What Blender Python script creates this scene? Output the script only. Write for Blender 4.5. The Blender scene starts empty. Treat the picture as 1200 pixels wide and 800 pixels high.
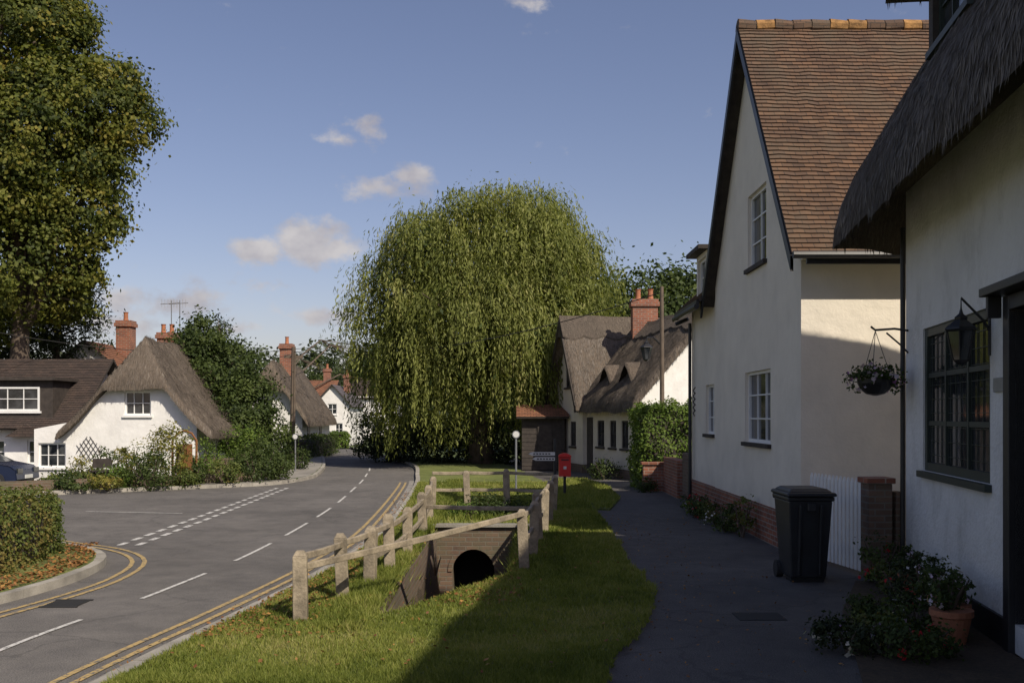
import bpy, math, random
import numpy as np
from mathutils import Vector, noise
from mathutils.geometry import tessellate_polygon
R=math.radians
rng=np.random.default_rng(7); random.seed(7)
sc=bpy.context.scene
COL=sc.collection
sc.view_settings.view_transform='Standard'; sc.view_settings.look='None'; sc.view_settings.exposure=0

# ---------------------------------------------------------------- materials
def newmat(name):
    m=bpy.data.materials.new(name); m.use_nodes=True
    nt=m.node_tree; b=nt.nodes['Principled BSDF']
    return m,nt,b
def N(nt,t,**k):
    n=nt.nodes.new(t)
    for a,v in k.items(): setattr(n,a,v)
    return n
def ramp(nt,fac,stops):
    r=N(nt,'ShaderNodeValToRGB'); e=r.color_ramp.elements
    while len(e)<len(stops): e.new(0.5)
    for i,(p,c) in enumerate(stops):
        e[i].position=p; e[i].color=(c[0],c[1],c[2],1)
    nt.links.new(fac,r.inputs['Fac']); return r.outputs['Color']
def coords(nt,kind,scale=(1,1,1)):
    tc=N(nt,'ShaderNodeTexCoord'); mp=N(nt,'ShaderNodeMapping')
    mp.inputs['Scale'].default_value=scale
    nt.links.new(tc.outputs[kind],mp.inputs['Vector']); return mp.outputs['Vector']
def noi(nt,vec,scale,detail=5,rough=.6,dist=0):
    n=N(nt,'ShaderNodeTexNoise'); n.inputs['Scale'].default_value=scale
    n.inputs['Detail'].default_value=detail; n.inputs['Roughness'].default_value=rough
    n.inputs['Distortion'].default_value=dist
    nt.links.new(vec,n.inputs['Vector']); return n.outputs['Fac']
def mixc(nt,fac,a,b,mode='MIX'):
    m=N(nt,'ShaderNodeMix',data_type='RGBA',blend_type=mode)
    for s,x in ((m.inputs[0],fac),(m.inputs[6],a),(m.inputs[7],b)):
        if hasattr(x,'links'): nt.links.new(x,s)
        elif isinstance(x,(int,float)): s.default_value=x
        else: s.default_value=(x[0],x[1],x[2],1)
    return m.outputs[2]
def bump(nt,b,h,strength=.3,dist=.02,prev=None):
    n=N(nt,'ShaderNodeBump'); n.inputs['Strength'].default_value=strength; n.inputs['Distance'].default_value=dist
    nt.links.new(h,n.inputs['Height'])
    if prev: nt.links.new(prev,n.inputs['Normal'])
    nt.links.new(n.outputs['Normal'],b.inputs['Normal']); return n.outputs['Normal']
def sc3(c,f): return tuple(min(1,x*f) for x in c)
def simple(name,c,rough=.7,var=.25,scale=3,bs=.2,bd=.01,fine=60,metal=0):
    m,nt,b=newmat(name); v=coords(nt,'Object')
    n1=noi(nt,v,scale); n2=noi(nt,v,fine,3)
    col=ramp(nt,n1,[(.3,sc3(c,1-var)),(.7,sc3(c,1+var))])
    col=mixc(nt,.25*min(1,var*4),col,ramp(nt,n2,[(.35,(.55,.55,.55)),(.65,(1.2,1.2,1.2))]),'MULTIPLY')
    nt.links.new(col,b.inputs['Base Color']); b.inputs['Roughness'].default_value=rough; b.inputs['Metallic'].default_value=metal
    if bs: bump(nt,b,n2,bs,bd)
    return m
def render_mat(name,c,grime=(.25,.24,.2),gz=.6,bs=.35,fine=45,stain=.25):
    m,nt,b=newmat(name); v=coords(nt,'Object')
    n1=noi(nt,v,1.3,6); n2=noi(nt,v,fine,4); n3=noi(nt,coords(nt,'Object',(1.3,1.3,.8)),1.6,9,.7)
    col=ramp(nt,n1,[(.3,sc3(c,.9)),(.7,sc3(c,1.05))])
    g=N(nt,'ShaderNodeSeparateXYZ'); nt.links.new(v,g.inputs[0])
    mr=N(nt,'ShaderNodeMapRange'); mr.inputs['From Min'].default_value=0; mr.inputs['From Max'].default_value=gz
    mr.inputs['To Min'].default_value=.75; mr.inputs['To Max'].default_value=0
    nt.links.new(g.outputs['Z'],mr.inputs['Value'])
    mu=N(nt,'ShaderNodeMath',operation='MULTIPLY'); nt.links.new(mr.outputs[0],mu.inputs[0]); nt.links.new(n3,mu.inputs[1])
    st=ramp(nt,n3,[(.5,(0,0,0)),(.8,(stain,)*3)])
    ad=N(nt,'ShaderNodeMath',operation='ADD'); nt.links.new(mu.outputs[0],ad.inputs[0]); nt.links.new(st,ad.inputs[1])
    col=mixc(nt,ad.outputs[0],col,grime)
    nt.links.new(col,b.inputs['Base Color']); b.inputs['Roughness'].default_value=.9
    p=bump(nt,b,n2,bs,.02); bump(nt,b,n1,.3,.12,p)
    return m
def brick_mat(name,c1,c2,mortar,bw=.225,rh=.075,ms=.01,bs=.5,patch=None):
    m,nt,b=newmat(name); uv=coords(nt,'UV'); ov=coords(nt,'Object')
    t=N(nt,'ShaderNodeTexBrick'); nt.links.new(uv,t.inputs['Vector'])
    t.inputs['Scale'].default_value=1; t.inputs['Brick Width'].default_value=bw; t.inputs['Row Height'].default_value=rh
    t.inputs['Mortar Size'].default_value=ms; t.inputs['Color1'].default_value=(*c1,1); t.inputs['Color2'].default_value=(*c2,1)
    t.inputs['Mortar'].default_value=(*mortar,1); t.inputs['Mortar Smooth'].default_value=.3
    col=mixc(nt,.75,t.outputs['Color'],ramp(nt,noi(nt,ov,2.2,6,.7),[(.3,(.55,.55,.58)),(.7,(1.25,1.2,1.1))]),'MULTIPLY')
    if patch: col=mixc(nt,ramp(nt,noi(nt,ov,1.1,8,.75),[(.46,(0,0,0)),(.64,(.85,.85,.85))]),col,patch)
    nt.links.new(col,b.inputs['Base Color']); b.inputs['Roughness'].default_value=.88
    inv=N(nt,'ShaderNodeMath',operation='SUBTRACT'); inv.inputs[0].default_value=1; nt.links.new(t.outputs['Fac'],inv.inputs[1])
    p=bump(nt,b,inv.outputs[0],bs,.012); bump(nt,b,noi(nt,ov,50,3),.25,.01,p)
    return m
def thatch_mat(name,ca,cb):
    m,nt,b=newmat(name); uv=coords(nt,'UV',(26,1.8,1)); ov=coords(nt,'Object')
    a=noi(nt,uv,2.2,6,.75,.4); c=noi(nt,ov,1.2,7,.72)
    col=ramp(nt,a,[(.3,sc3(ca,.55)),(.5,ca),(.72,cb)])
    col=mixc(nt,.75,col,ramp(nt,c,[(.3,(.55,.53,.5)),(.7,(1.25,1.18,1.1))]),'MULTIPLY')
    nt.links.new(col,b.inputs['Base Color']); b.inputs['Roughness'].default_value=.95
    p=bump(nt,b,a,1,.06); bump(nt,b,noi(nt,ov,9,5,.7),.6,.08,p)
    return m
def leaf_mat(name,cs,trans=.3):
    m,nt,b=newmat(name); at=N(nt,'ShaderNodeAttribute',attribute_name='tint')
    n=len(cs); col=ramp(nt,at.outputs['Fac'],[(i/(n-1),c) for i,c in enumerate(cs)])
    nt.links.new(col,b.inputs['Base Color']); b.inputs['Roughness'].default_value=.6; b.inputs['Specular IOR Level'].default_value=.25
    tr=N(nt,'ShaderNodeBsdfTranslucent'); ms=N(nt,'ShaderNodeMixShader'); ms.inputs[0].default_value=trans
    c2=mixc(nt,1,col,(1.1,1.15,.5),'MULTIPLY'); nt.links.new(c2,tr.inputs['Color'])
    out=nt.nodes['Material Output']
    nt.links.new(b.outputs[0],ms.inputs[1]); nt.links.new(tr.outputs[0],ms.inputs[2]); nt.links.new(ms.outputs[0],out.inputs['Surface'])
    return m
def asphalt_mat(name,c,crack=True):
    m,nt,b=newmat(name); v=coords(nt,'Object')
    big=noi(nt,v,.35,6,.65); med=noi(nt,v,2.5,6,.7); ag=noi(nt,v,85,2,.7)
    vo=N(nt,'ShaderNodeTexVoronoi'); vo.inputs['Scale'].default_value=75; nt.links.new(v,vo.inputs['Vector'])
    col=ramp(nt,big,[(.3,sc3(c,.7)),(.5,c),(.72,sc3(c,1.3))])
    col=mixc(nt,.7,col,ramp(nt,med,[(.3,(.65,.65,.66)),(.7,(1.25,1.24,1.2))]),'MULTIPLY')
    col=mixc(nt,.85,col,ramp(nt,ag,[(.35,(.45,.45,.45)),(.68,(1.7,1.7,1.7))]),'MULTIPLY')
    if crack:
        w=N(nt,'ShaderNodeTexVoronoi',feature='DISTANCE_TO_EDGE'); w.inputs['Scale'].default_value=.4
        d=N(nt,'ShaderNodeVectorMath',operation='ADD'); nn=N(nt,'ShaderNodeTexNoise'); nn.inputs['Scale'].default_value=1.5; nn.inputs['Detail'].default_value=5
        nt.links.new(v,nn.inputs['Vector']); nt.links.new(v,d.inputs[0]); nt.links.new(nn.outputs['Color'],d.inputs[1]); nt.links.new(d.outputs[0],w.inputs['Vector'])
        col=mixc(nt,ramp(nt,w.outputs['Distance'],[(.0,(.55,.55,.55)),(.011,(0,0,0))]),col,sc3(c,.4))
    nt.links.new(col,b.inputs['Base Color']); b.inputs['Roughness'].default_value=.85
    p=bump(nt,b,vo.outputs['Distance'],.35,.01); bump(nt,b,med,.2,.03,p)
    return m
def paint_mat(name,c,under,thr=.42):
    m,nt,b=newmat(name); v=coords(nt,'Object')
    f=ramp(nt,noi(nt,v,18,6,.8),[(thr-.06,(0,0,0)),(thr+.04,(1,1,1))])
    col=mixc(nt,f,under,c); nt.links.new(col,b.inputs['Base Color']); b.inputs['Roughness'].default_value=.75
    bump(nt,b,noi(nt,v,110,2),.3,.008); return m
def ground_mat(name,cs,scale=1.2,fine=35):
    m,nt,b=newmat(name); v=coords(nt,'Object')
    a=noi(nt,v,scale,8,.7); f=noi(nt,v,fine,4,.7)
    n=len(cs); col=ramp(nt,a,[(.3+.4*i/(n-1),c) for i,c in enumerate(cs)])
    col=mixc(nt,.8,col,ramp(nt,f,[(.3,(.45,.45,.45)),(.7,(1.4,1.4,1.3))]),'MULTIPLY')
    nt.links.new(col,b.inputs['Base Color']); b.inputs['Roughness'].default_value=.95; bump(nt,b,f,.6,.04); return m
def glass_mat(name):
    m,nt,b=newmat(name); v=coords(nt,'Object')
    col=ramp(nt,noi(nt,v,1.7,3),[(.4,(.012,.015,.018)),(.65,(.07,.075,.08))])
    nt.links.new(col,b.inputs['Base Color']); b.inputs['Roughness'].default_value=.06; b.inputs['Specular IOR Level'].default_value=.8
    bump(nt,b,noi(nt,v,2.5,2),.12,.02); return m

M={}
M['cream']=render_mat('cream_render',(.8,.735,.62),gz=1.0,bs=.12,stain=.12)
M['white']=render_mat('white_roughcast',(.76,.75,.73),gz=1.3,bs=.9,fine=20,stain=.45)
M['whitew']=render_mat('whitewash',(.8,.79,.76),gz=.5,bs=.25)
M['beige']=render_mat('beige_render',(.64,.57,.46),gz=.5,bs=.25)
M['brick']=brick_mat('red_brick',(.32,.11,.06),(.21,.08,.05),(.28,.24,.2))
M['brickd']=brick_mat('weathered_brick',(.20,.125,.085),(.13,.085,.06),(.18,.16,.13),patch=(.09,.085,.05))
M['tile']=brick_mat('clay_roof_tiles',(.155,.088,.050),(.088,.054,.036),(.028,.022,.018),bw=.16,rh=.09,ms=.006,bs=.3,patch=(.088,.066,.045))
M['tiledk']=brick_mat('dark_roof_tiles',(.075,.053,.044),(.05,.038,.033),(.02,.015,.012),bw=.17,rh=.09,ms=.007,bs=.3)
M['tileo']=brick_mat('orange_roof_tiles',(.26,.12,.065),(.18,.085,.05),(.06,.03,.02),bw=.2,rh=.14,ms=.01,bs=.3)
M['slate']=brick_mat('slate_tiles',(.12,.11,.12),(.09,.08,.09),(.04,.04,.04),bw=.3,rh=.2,ms=.01,bs=.3)
M['lichen']=simple('ridge_lichen',(.28,.15,.05),.9,.6,6,.5,.02,30)
M['thatch']=thatch_mat('thatch',(.16,.130,.102),(.27,.225,.18))
M['thatchd']=thatch_mat('old_thatch',(.12,.10,.082),(.22,.19,.15))
M['black']=simple('black_paint',(.018,.018,.02),.45,.3,5,.1,.005)
M['binp']=simple('bin_plastic',(.022,.024,.027),.42,.3,4,.1,.004)
M['dark']=simple('dark_timber',(.045,.036,.03),.8,.4,6,.4,.01)
M['wpaint']=simple('white_paint',(.78,.78,.76),.5,.06,4,.08,.004)
M['green_frame']=simple('dark_green_frame',(.025,.036,.03),.5,.2,4,.1,.004)
M['glass']=glass_mat('window_glass')
M['wood']=simple('fence_wood',(.27,.225,.16),.85,.45,5,.6,.012,40)
M['woodb']=simple('brown_wood',(.2,.085,.03),.8,.3,3,.4,.01,40)
M['pole']=simple('pole_wood',(.13,.10,.075),.9,.3,3,.4,.01,40)
M['metal']=simple('grey_metal',(.3,.31,.32),.45,.15,4,.1,.004,60,.6)
M['red']=simple('red_paint',(.62,.025,.025),.35,.08,4,.05,.004)
M['signw']=simple('sign_white',(.62,.62,.6),.5,.05,4,0)
M['asphalt']=asphalt_mat('asphalt',(.116,.108,.100))
M['path']=asphalt_mat('path_asphalt',(.09,.083,.077))
M['kerb']=simple('kerb_stone',(.30,.28,.24),.9,.35,2,.5,.012)
M['gutter']=simple('pavement_stone',(.24,.225,.20),.9,.35,2,.4,.01)
M['linew']=paint_mat('white_road_paint',(.54,.53,.50),(.12,.115,.11),.45)
M['liney']=paint_mat('yellow_road_paint',(.42,.30,.12),(.13,.12,.1),.47)
M['grass']=ground_mat('grass_ground',[(.08,.095,.022),(.13,.155,.035),(.2,.21,.06)])
M['field']=ground_mat('far_grass',[(.05,.075,.02),(.09,.12,.03)],.3,8)
M['soil']=ground_mat('soil',[(.05,.035,.022),(.10,.07,.042)],3)
M['conc']=simple('concrete',(.24,.225,.19),.9,.35,2.5,.5,.015)
M['blue']=simple('navy_car_paint',(.012,.02,.05),.25,.1,3,0)
M['rubber']=simple('rubber',(.02,.02,.02),.8,.1,3,.1)
M['terra']=simple('terracotta',(.36,.14,.07),.8,.2,4,.2)
M['bark']=simple('bark',(.10,.075,.055),.95,.4,4,.8,.03,14)
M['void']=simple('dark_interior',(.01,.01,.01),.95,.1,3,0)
M['water']=simple('stream_water',(.03,.024,.016),.12,.2,3,.15,.01,12)
L_lime=leaf_mat('lime_leaves',[(.032,.048,.012),(.085,.108,.02),(.17,.18,.035),(.23,.195,.035)],.38)
L_willow=leaf_mat('willow_leaves',[(.09,.11,.026),(.165,.19,.045),(.25,.27,.075),(.32,.31,.11)],.4)
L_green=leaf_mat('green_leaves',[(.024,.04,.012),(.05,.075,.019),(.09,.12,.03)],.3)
L_dark=leaf_mat('dark_leaves',[(.014,.022,.009),(.03,.042,.015),(.05,.065,.022)],.18)
L_bright=leaf_mat('bright_hedge_leaves',[(.05,.085,.014),(.10,.16,.026),(.17,.23,.045)],.32)
L_hedge=leaf_mat('hedge_leaves',[(.04,.06,.014),(.08,.11,.024),(.13,.155,.038),(.19,.15,.045)],.28)
L_yel=leaf_mat('yellow_leaves',[(.09,.1,.02),(.17,.17,.03),(.28,.22,.05)],.3)
L_autumn=leaf_mat('fallen_leaves',[(.12,.05,.02),(.24,.11,.035),(.35,.2,.06)],.1)
L_grass=leaf_mat('grass_blades',[(.09,.12,.02),(.17,.205,.038),(.27,.29,.065),(.38,.34,.14)],.38)
L_far=leaf_mat('far_leaves',[(.04,.055,.03),(.062,.08,.042),(.09,.105,.055)],.2)
L_straw=leaf_mat('thatch_straw',[(.06,.05,.041),(.135,.112,.09),(.23,.195,.158)],.08)
L_flr=leaf_mat('flowers_red',[(.45,.01,.02),(.6,.04,.05)],.2)
L_flp=leaf_mat('flowers_mauve',[(.3,.08,.35),(.6,.45,.6),(.7,.68,.7)],.2)
L_flw=leaf_mat('flowers_pale',[(.6,.55,.5),(.7,.68,.66),(.65,.5,.15)],.2)

# ---------------------------------------------------------------- mesh builder
class MB:
    def __init__(s): s.v=[];s.f=[];s.m=[];s.uv=[]
    def add(s,vs,fs,mat=0,uvs=None):
        o=len(s.v); s.v+= [tuple(p) for p in vs]
        for i,f in enumerate(fs):
            s.f.append(tuple(o+k for k in f)); s.m.append(mat); s.uv.append(uvs[i] if uvs else None)
    def quad(s,a,b,c,d,mat=0): s.add([a,b,c,d],[(0,1,2,3)],mat)
    def box(s,O,ax,ay,az,x0,x1,y0,y1,z0,z1,mat=0,taper=0):
        O=Vector(O);ax=Vector(ax);ay=Vector(ay);az=Vector(az)
        vs=[]
        for z,t in ((z0,0),(z1,taper)):
            for x,y in ((x0+t,y0+t),(x1-t,y0+t),(x1-t,y1-t),(x0+t,y1-t)): vs.append(O+ax*x+ay*y+az*z)
        s.add(vs,[(0,3,2,1),(4,5,6,7),(0,1,5,4),(1,2,6,5),(2,3,7,6),(3,0,4,7)],mat)
    def bx(s,x0,x1,y0,y1,z0,z1,mat=0,taper=0): s.box((0,0,0),(1,0,0),(0,1,0),(0,0,1),x0,x1,y0,y1,z0,z1,mat,taper)
    def tube(s,pts,rad,seg=8,mat=0,cap=True):
        pts=[Vector(p) for p in pts]; n=len(pts)
        if not isinstance(rad,(list,tuple)): rad=[rad]*n
        vs=[];fs=[]
        ref=Vector((0.3,1,0.1))
        for i,p in enumerate(pts):
            d=(pts[min(i+1,n-1)]-pts[max(i-1,0)]).normalized()
            a=d.cross(ref)
            if a.length<.05: a=d.cross(Vector((1,0,0)))
            a.normalize(); b=d.cross(a)
            for k in range(seg):
                t=2*math.pi*k/seg; vs.append(p+(a*math.cos(t)+b*math.sin(t))*rad[i])
        for i in range(n-1):
            for k in range(seg):
                k2=(k+1)%seg; fs.append((i*seg+k,i*seg+k2,(i+1)*seg+k2,(i+1)*seg+k))
        if cap: fs.append(tuple(range(seg))[::-1]); fs.append(tuple((n-1)*seg+k for k in range(seg)))
        s.add(vs,fs,mat)
    def build(s,name,mats,parent=None,smooth=False,bevel=0,sub=0):
        me=bpy.data.meshes.new(name); me.from_pydata(s.v,[],s.f); me.update()
        for m in mats: me.materials.append(m)
        me.polygons.foreach_set('material_index',s.m)
        uvl=me.uv_layers.new(name='UVMap')
        data=np.zeros((len(me.loops),2))
        for p,uv in zip(me.polygons,s.uv):
            if uv:
                for k,li in enumerate(p.loop_indices): data[li]=uv[k]
            else:
                n=p.normal
                if abs(n.z)>.97: u=Vector((1,0,0))
                else: u=Vector((0,0,1)).cross(n).normalized()
                w=n.cross(u)
                for li in p.loop_indices:
                    c=me.vertices[me.loops[li].vertex_index].co; data[li]=(c.dot(u),c.dot(w))
        uvl.data.foreach_set('uv',data.ravel())
        if smooth: me.polygons.foreach_set('use_smooth',[True]*len(me.polygons))
        ob=bpy.data.objects.new(name,me); COL.objects.link(ob)
        if parent: ob.parent=parent
        if bevel:
            bm=ob.modifiers.new('bevel','BEVEL'); bm.width=bevel; bm.segments=2; bm.limit_method='ANGLE'
        return ob
def empty(name):
    e=bpy.data.objects.new(name,None); COL.objects.link(e); return e
UP=Vector((0,0,1))
class Fr:
    """wall frame: origin, u along the wall, n outward"""
    def __init__(s,O,u,n): s.O=Vector((O[0],O[1],0)); s.u=Vector((u[0],u[1],0)).normalized(); s.n=Vector((n[0],n[1],0)).normalized()
    def p(s,a,b,z): return s.O+s.u*a+s.n*b+UP*z
def wall(mb,fr,outer,holes,mat=0,reveal=.12,b=0,rmat=None):
    polys=[[Vector((a,z,0)) for a,z in outer]]+[[Vector((h[0],h[2],0)),Vector((h[1],h[2],0)),Vector((h[1],h[3],0)),Vector((h[0],h[3],0))] for h in holes]
    flat=[p for q in polys for p in q]
    tris=tessellate_polygon(polys)
    out=[]
    flip=fr.u.cross(UP).dot(fr.n)<0
    for t in tris:
        A,B,C=[flat[i] for i in t]
        if ((B-A).cross(C-A)).z<0: t=(t[0],t[2],t[1])
        out.append(t if not flip else (t[0],t[2],t[1]))
    mb.add([fr.p(p.x,b,p.y) for p in flat],out,mat)
    rm=mat if rmat is None else rmat
    for a0,a1,z0,z1 in holes:
        c=[(a0,z0),(a1,z0),(a1,z1),(a0,z1)]
        for i in range(4):
            p,q=c[i],c[(i+1)%4]
            mb.quad(fr.p(p[0],b,p[1]),fr.p(q[0],b,q[1]),fr.p(q[0],b-reveal,q[1]),fr.p(p[0],b-reveal,p[1]),rm)
def window(parent,fr,a0,a1,z0,z1,nx=2,nz=2,fm='wpaint',rec=.09,fw=.05,bw=.022,sill=True,b=0,name='window'):
    mb=MB(); B=b-rec
    bx=lambda x0,x1,y0,y1,zz0,zz1,m: mb.box(fr.O,fr.u,fr.n,UP,x0,x1,y0,y1,zz0,zz1,m)
    bx(a0,a0+fw,B-.04,B+.03,z0,z1,0); bx(a1-fw,a1,B-.04,B+.03,z0,z1,0)
    bx(a0+fw,a1-fw,B-.04,B+.028,z0,z0+fw,0); bx(a0+fw,a1-fw,B-.04,B+.028,z1-fw,z1,0)
    for i in range(1,nx):
        x=a0+(a1-a0)*i/nx; w=bw*(1.6 if nx%2==0 and i==nx//2 else 1)
        bx(x-w/2,x+w/2,B-.02,B+.02,z0+fw,z1-fw,0)
    for j in range(1,nz):
        z=z0+(z1-z0)*j/nz; bx(a0+fw,a1-fw,B-.018,B+.016,z-bw/2,z+bw/2,0)
    mb.quad(fr.p(a0,B-.01,z0),fr.p(a1,B-.01,z0),fr.p(a1,B-.01,z1),fr.p(a0,B-.01,z1),1)
    if sill: bx(a0-.05,a1+.05,b-.1,b+.06,z0-.07,z0-.004,0 if sill is True else 2)
    mb.build(name,[M[fm],M['glass'],M['dark']],parent)
def slope(mb,e0,e1,r0,r1,mat=0,course=.09,th=.026,nx=10,sag=.0,seed=0):
    """tiled roof slope built course by course from the eave (e0-e1) to the ridge (r0-r1)"""
    e0,e1,r0,r1=map(Vector,(e0,e1,r0,r1)); Ls=(r0-e0).length; n=max(2,int(Ls/course))
    nor=(e1-e0).cross(r0-e0).normalized()
    if nor.z<0: nor=-nor
    W=(e1-e0).length
    def pt(i,j,lift):
        a=e0.lerp(r0,j/n); b=e1.lerp(r1,j/n); p=a.lerp(b,i/nx)
        w=noise.noise(Vector((i*.9+seed,j*.21,seed)))*.016+noise.noise(Vector((i*3.7+seed,j*3.3,seed)))*.009 - sag*math.sin(math.pi*i/nx)*math.sin(math.pi*min(1,j/n))
        return p+nor*(lift+w)
    for j in range(n):
        for i in range(nx):
            A=pt(i,j,th);B=pt(i+1,j,th);C=pt(i+1,j+1,.006);D=pt(i,j+1,.006)
            u0=W*i/nx;u1=W*(i+1)/nx;v=j*course
            mb.add([A,B,C,D],[(0,1,2,3)],mat,[[(u0,v+.008),(u1,v+.008),(u1,v+course-.008),(u0,v+course-.008)]])
            A2=pt(i,j,0.0);B2=pt(i+1,j,0.0)
            mb.add([A2,B2,B,A],[(0,1,2,3)],mat,[[(u0,v+.02),(u1,v+.02),(u1,v+.03),(u0,v+.03)]])
    mb.quad(e0-nor*.05,e1-nor*.05,r1-nor*.05,r0-nor*.05,1)
    mb.quad(e0-nor*.05,e1-nor*.05,e1+nor*th,e0+nor*th,1)
    mb.quad(e0-nor*.05,r0-nor*.05,r0+nor*th,e0+nor*th,1)
    mb.quad(e1-nor*.05,r1-nor*.05,r1+nor*th,e1+nor*th,1)
def unit(a): return a/np.maximum(np.linalg.norm(a,axis=1,keepdims=True),1e-6)
def fastmesh(name,V,k,mats,parent=None,tint=None):
    nf=len(V)//k; me=bpy.data.meshes.new(name)
    me.vertices.add(len(V)); me.vertices.foreach_set('co',V.astype(np.float32).ravel())
    me.loops.add(len(V)); me.loops.foreach_set('vertex_index',np.arange(len(V),dtype=np.int32))
    me.polygons.add(nf); me.polygons.foreach_set('loop_start',np.arange(0,len(V),k,dtype=np.int32)); me.polygons.foreach_set('loop_total',np.full(nf,k,dtype=np.int32))
    me.update(calc_edges=True)
    if tint is not None:
        a=me.attributes.new('tint','FLOAT','FACE'); a.data.foreach_set('value',np.clip(tint,0,1).astype(np.float32))
    for m in mats: me.materials.append(m)
    ob=bpy.data.objects.new(name,me); COL.objects.link(ob)
    if parent: ob.parent=parent
    return ob
def leaves(name,C,out,size,aspect,tint,mat,parent=None,axis=None,jit=.9,ajit=.2):
    n=len(C); nor=unit(out+rng.normal(0,jit,(n,3))*.6)
    if axis is None: ax=rng.normal(0,1,(n,3))
    else: ax=axis+rng.normal(0,ajit,(n,3))
    u=unit(ax-nor*np.sum(ax*nor,axis=1,keepdims=True)); w=np.cross(nor,u)
    s=(size*rng.uniform(.6,1.35,(n,1))); 
    V=np.stack([C-u*s*.5,C+w*s*.5*aspect-u*s*.05,C+u*s*.5,C-w*s*.5*aspect-u*s*.05],axis=1).reshape(-1,3)
    return fastmesh(name,V,4,[mat],parent,tint)
def thatch(parent,O,u,v,L,W,z0,sl,th,oh,hip0=None,hip1=None,ds=.16,mat='thatch',name='thatched_roof',nz=.05,cap=True,ohg=None,pw=1,straw=0,ss=.16,ledge=.0):
    u=Vector((u[0],u[1],0)).normalized(); v=Vector((v[0],v[1],0)).normalized(); O=Vector((O[0],O[1],0))
    ohg=oh if ohg is None else ohg
    LL=L+2*ohg; WW=W+2*oh; r=th*.9
    def axis(T,mid=None):
        a=[0,.03*r,.12*r,.3*r,.6*r]; a+=list(np.linspace(r,T-r,max(3,int(T/ds)))); a+=[T-.6*r,T-.3*r,T-.12*r,T-.03*r,T]; return a
    S=axis(LL);T=axis(WW); Hm=sl*WW/2
    top=[];bot=[]
    for s in S:
        for t in T:
            h=sl*min(t,WW-t)
            if hip0 is not None: h=min(h,sl*1.05*(s+hip0))
            if hip1 is not None: h=min(h,sl*1.05*(LL-s+hip1))
            if pw!=1: h=Hm*(h/Hm)**pw
            m=min(t,WW-t,s,LL-s); q=max(0,min(1,m/r)); rf=math.sqrt(max(0,1-(1-q)**2))
            P=O+u*(s-ohg)+v*(t-oh)
            nn=noise.noise(P*.8)*nz+noise.noise(P*2.6)*nz*.45
            lg=ledge*((m*1.9+.25*noise.noise(P*.7))%1.0) if ledge else 0
            top.append(P+UP*(z0+h+th*rf+nn*(.3+.7*rf)-lg)); bot.append(P+UP*(z0+h+nn*.3-.001))
    mb=MB(); nt=len(T); fs=[];
    for i in range(len(S)-1):
        for j in range(nt-1):
            a=i*nt+j; fs.append((a,a+nt,a+nt+1,a+1))
    if u.cross(v).z<0: fs=[f[::-1] for f in fs]
    mb.add(top,fs,0); mb.add(bot,[f[::-1] for f in fs],0)
    ob=mb.build(name,[M[mat]],parent,smooth=True)
    if straw:
        TA=np.array([tuple(p) for p in top]).reshape(len(S),nt,3)
        ar=np.linalg.norm(np.cross(TA[1:,:-1]-TA[:-1,:-1],TA[:-1,1:]-TA[:-1,:-1]),axis=2).ravel()
        k=rng.choice(len(ar),straw,p=ar/ar.sum()); i=k//(nt-1); j=k%(nt-1); a=rng.random((straw,1)); b=rng.random((straw,1))
        A,B,Cc,D=TA[i,j],TA[i+1,j],TA[i+1,j+1],TA[i,j+1]
        P=(A*(1-a)+B*a)*(1-b)+(D*(1-a)+Cc*a)*b
        nn=unit(np.cross(B-A,D-A)); nn*=np.sign(nn[:,2:3]+1e-6)
        dn=np.tile([0,0,-1.],(straw,1)); dn=unit(dn-nn*np.sum(dn*nn,axis=1,keepdims=True))
        pn=np.array([noise.noise(Vector(q)*.9)+.6*noise.noise(Vector(q)*3.5) for q in P])
        leaves('straw',P+nn*.006,nn,ss,.1,.48+pn*.35+rng.normal(0,.17,straw),L_straw,parent,axis=dn+nn*.04,jit=.18,ajit=.09)
    if cap:
        zr=z0+sl*WW/2+th
        s0=0 if hip0 is None else max(0,WW/2-hip0); s1=LL if hip1 is None else LL-max(0,WW/2-hip1)
        if s1-s0>.5:
            mb=MB(); w=.42; n=int((s1-s0)/.2)+2
            secs=[]
            for i in range(n):
                s=s0+(s1-s0)*i/(n-1); sc_=.07*abs(math.sin(i*math.pi/4))
                row=[]
                for t,dz in ((-w-sc_,.0),(-w-sc_,.06),(-.12,.05),(0,.08),(.12,.05),(w+sc_,.06),(w+sc_,0)):
                    P=O+u*(s-ohg)+v*(WW/2-oh+t)
                    row.append(P+UP*(zr-sl*abs(t)+dz+noise.noise(P*.8)*nz))
                secs.append(row)
            vs=[p for r_ in secs for p in r_]; k=7
            fs=[(i*k+j,(i+1)*k+j,(i+1)*k+j+1,i*k+j+1) for i in range(n-1) for j in range(k-1)]
            fs+=[tuple(range(k)),tuple((n-1)*k+j for j in range(k))[::-1]]
            mb.add(vs,fs,0); mb.build('roof_ridge',[M['thatchd']],parent)
    return ob
def chimney(parent,x,y,z0,z1,w=.6,d=.6,pots=2,m='brick'):
    mb=MB()
    mb.bx(x-w/2,x+w/2,y-d/2,y+d/2,z0,z1-.25,0)
    mb.bx(x-w/2-.06,x+w/2+.06,y-d/2-.06,y+d/2+.06,z1-.25,z1-.1,0)
    mb.bx(x-w/2-.02,x+w/2+.02,y-d/2-.02,y+d/2+.02,z1-.1,z1,0)
    for i in range(pots):
        px=x+(i-(pots-1)/2)*w*.5
        mb.tube([(px,y,z1),(px,y,z1+.1),(px,y,z1+.3),(px,y,z1+.36)],[.11,.09,.085,.11],10,1)
    mb.build('chimney',[M[m],M['terra']],parent)

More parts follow.
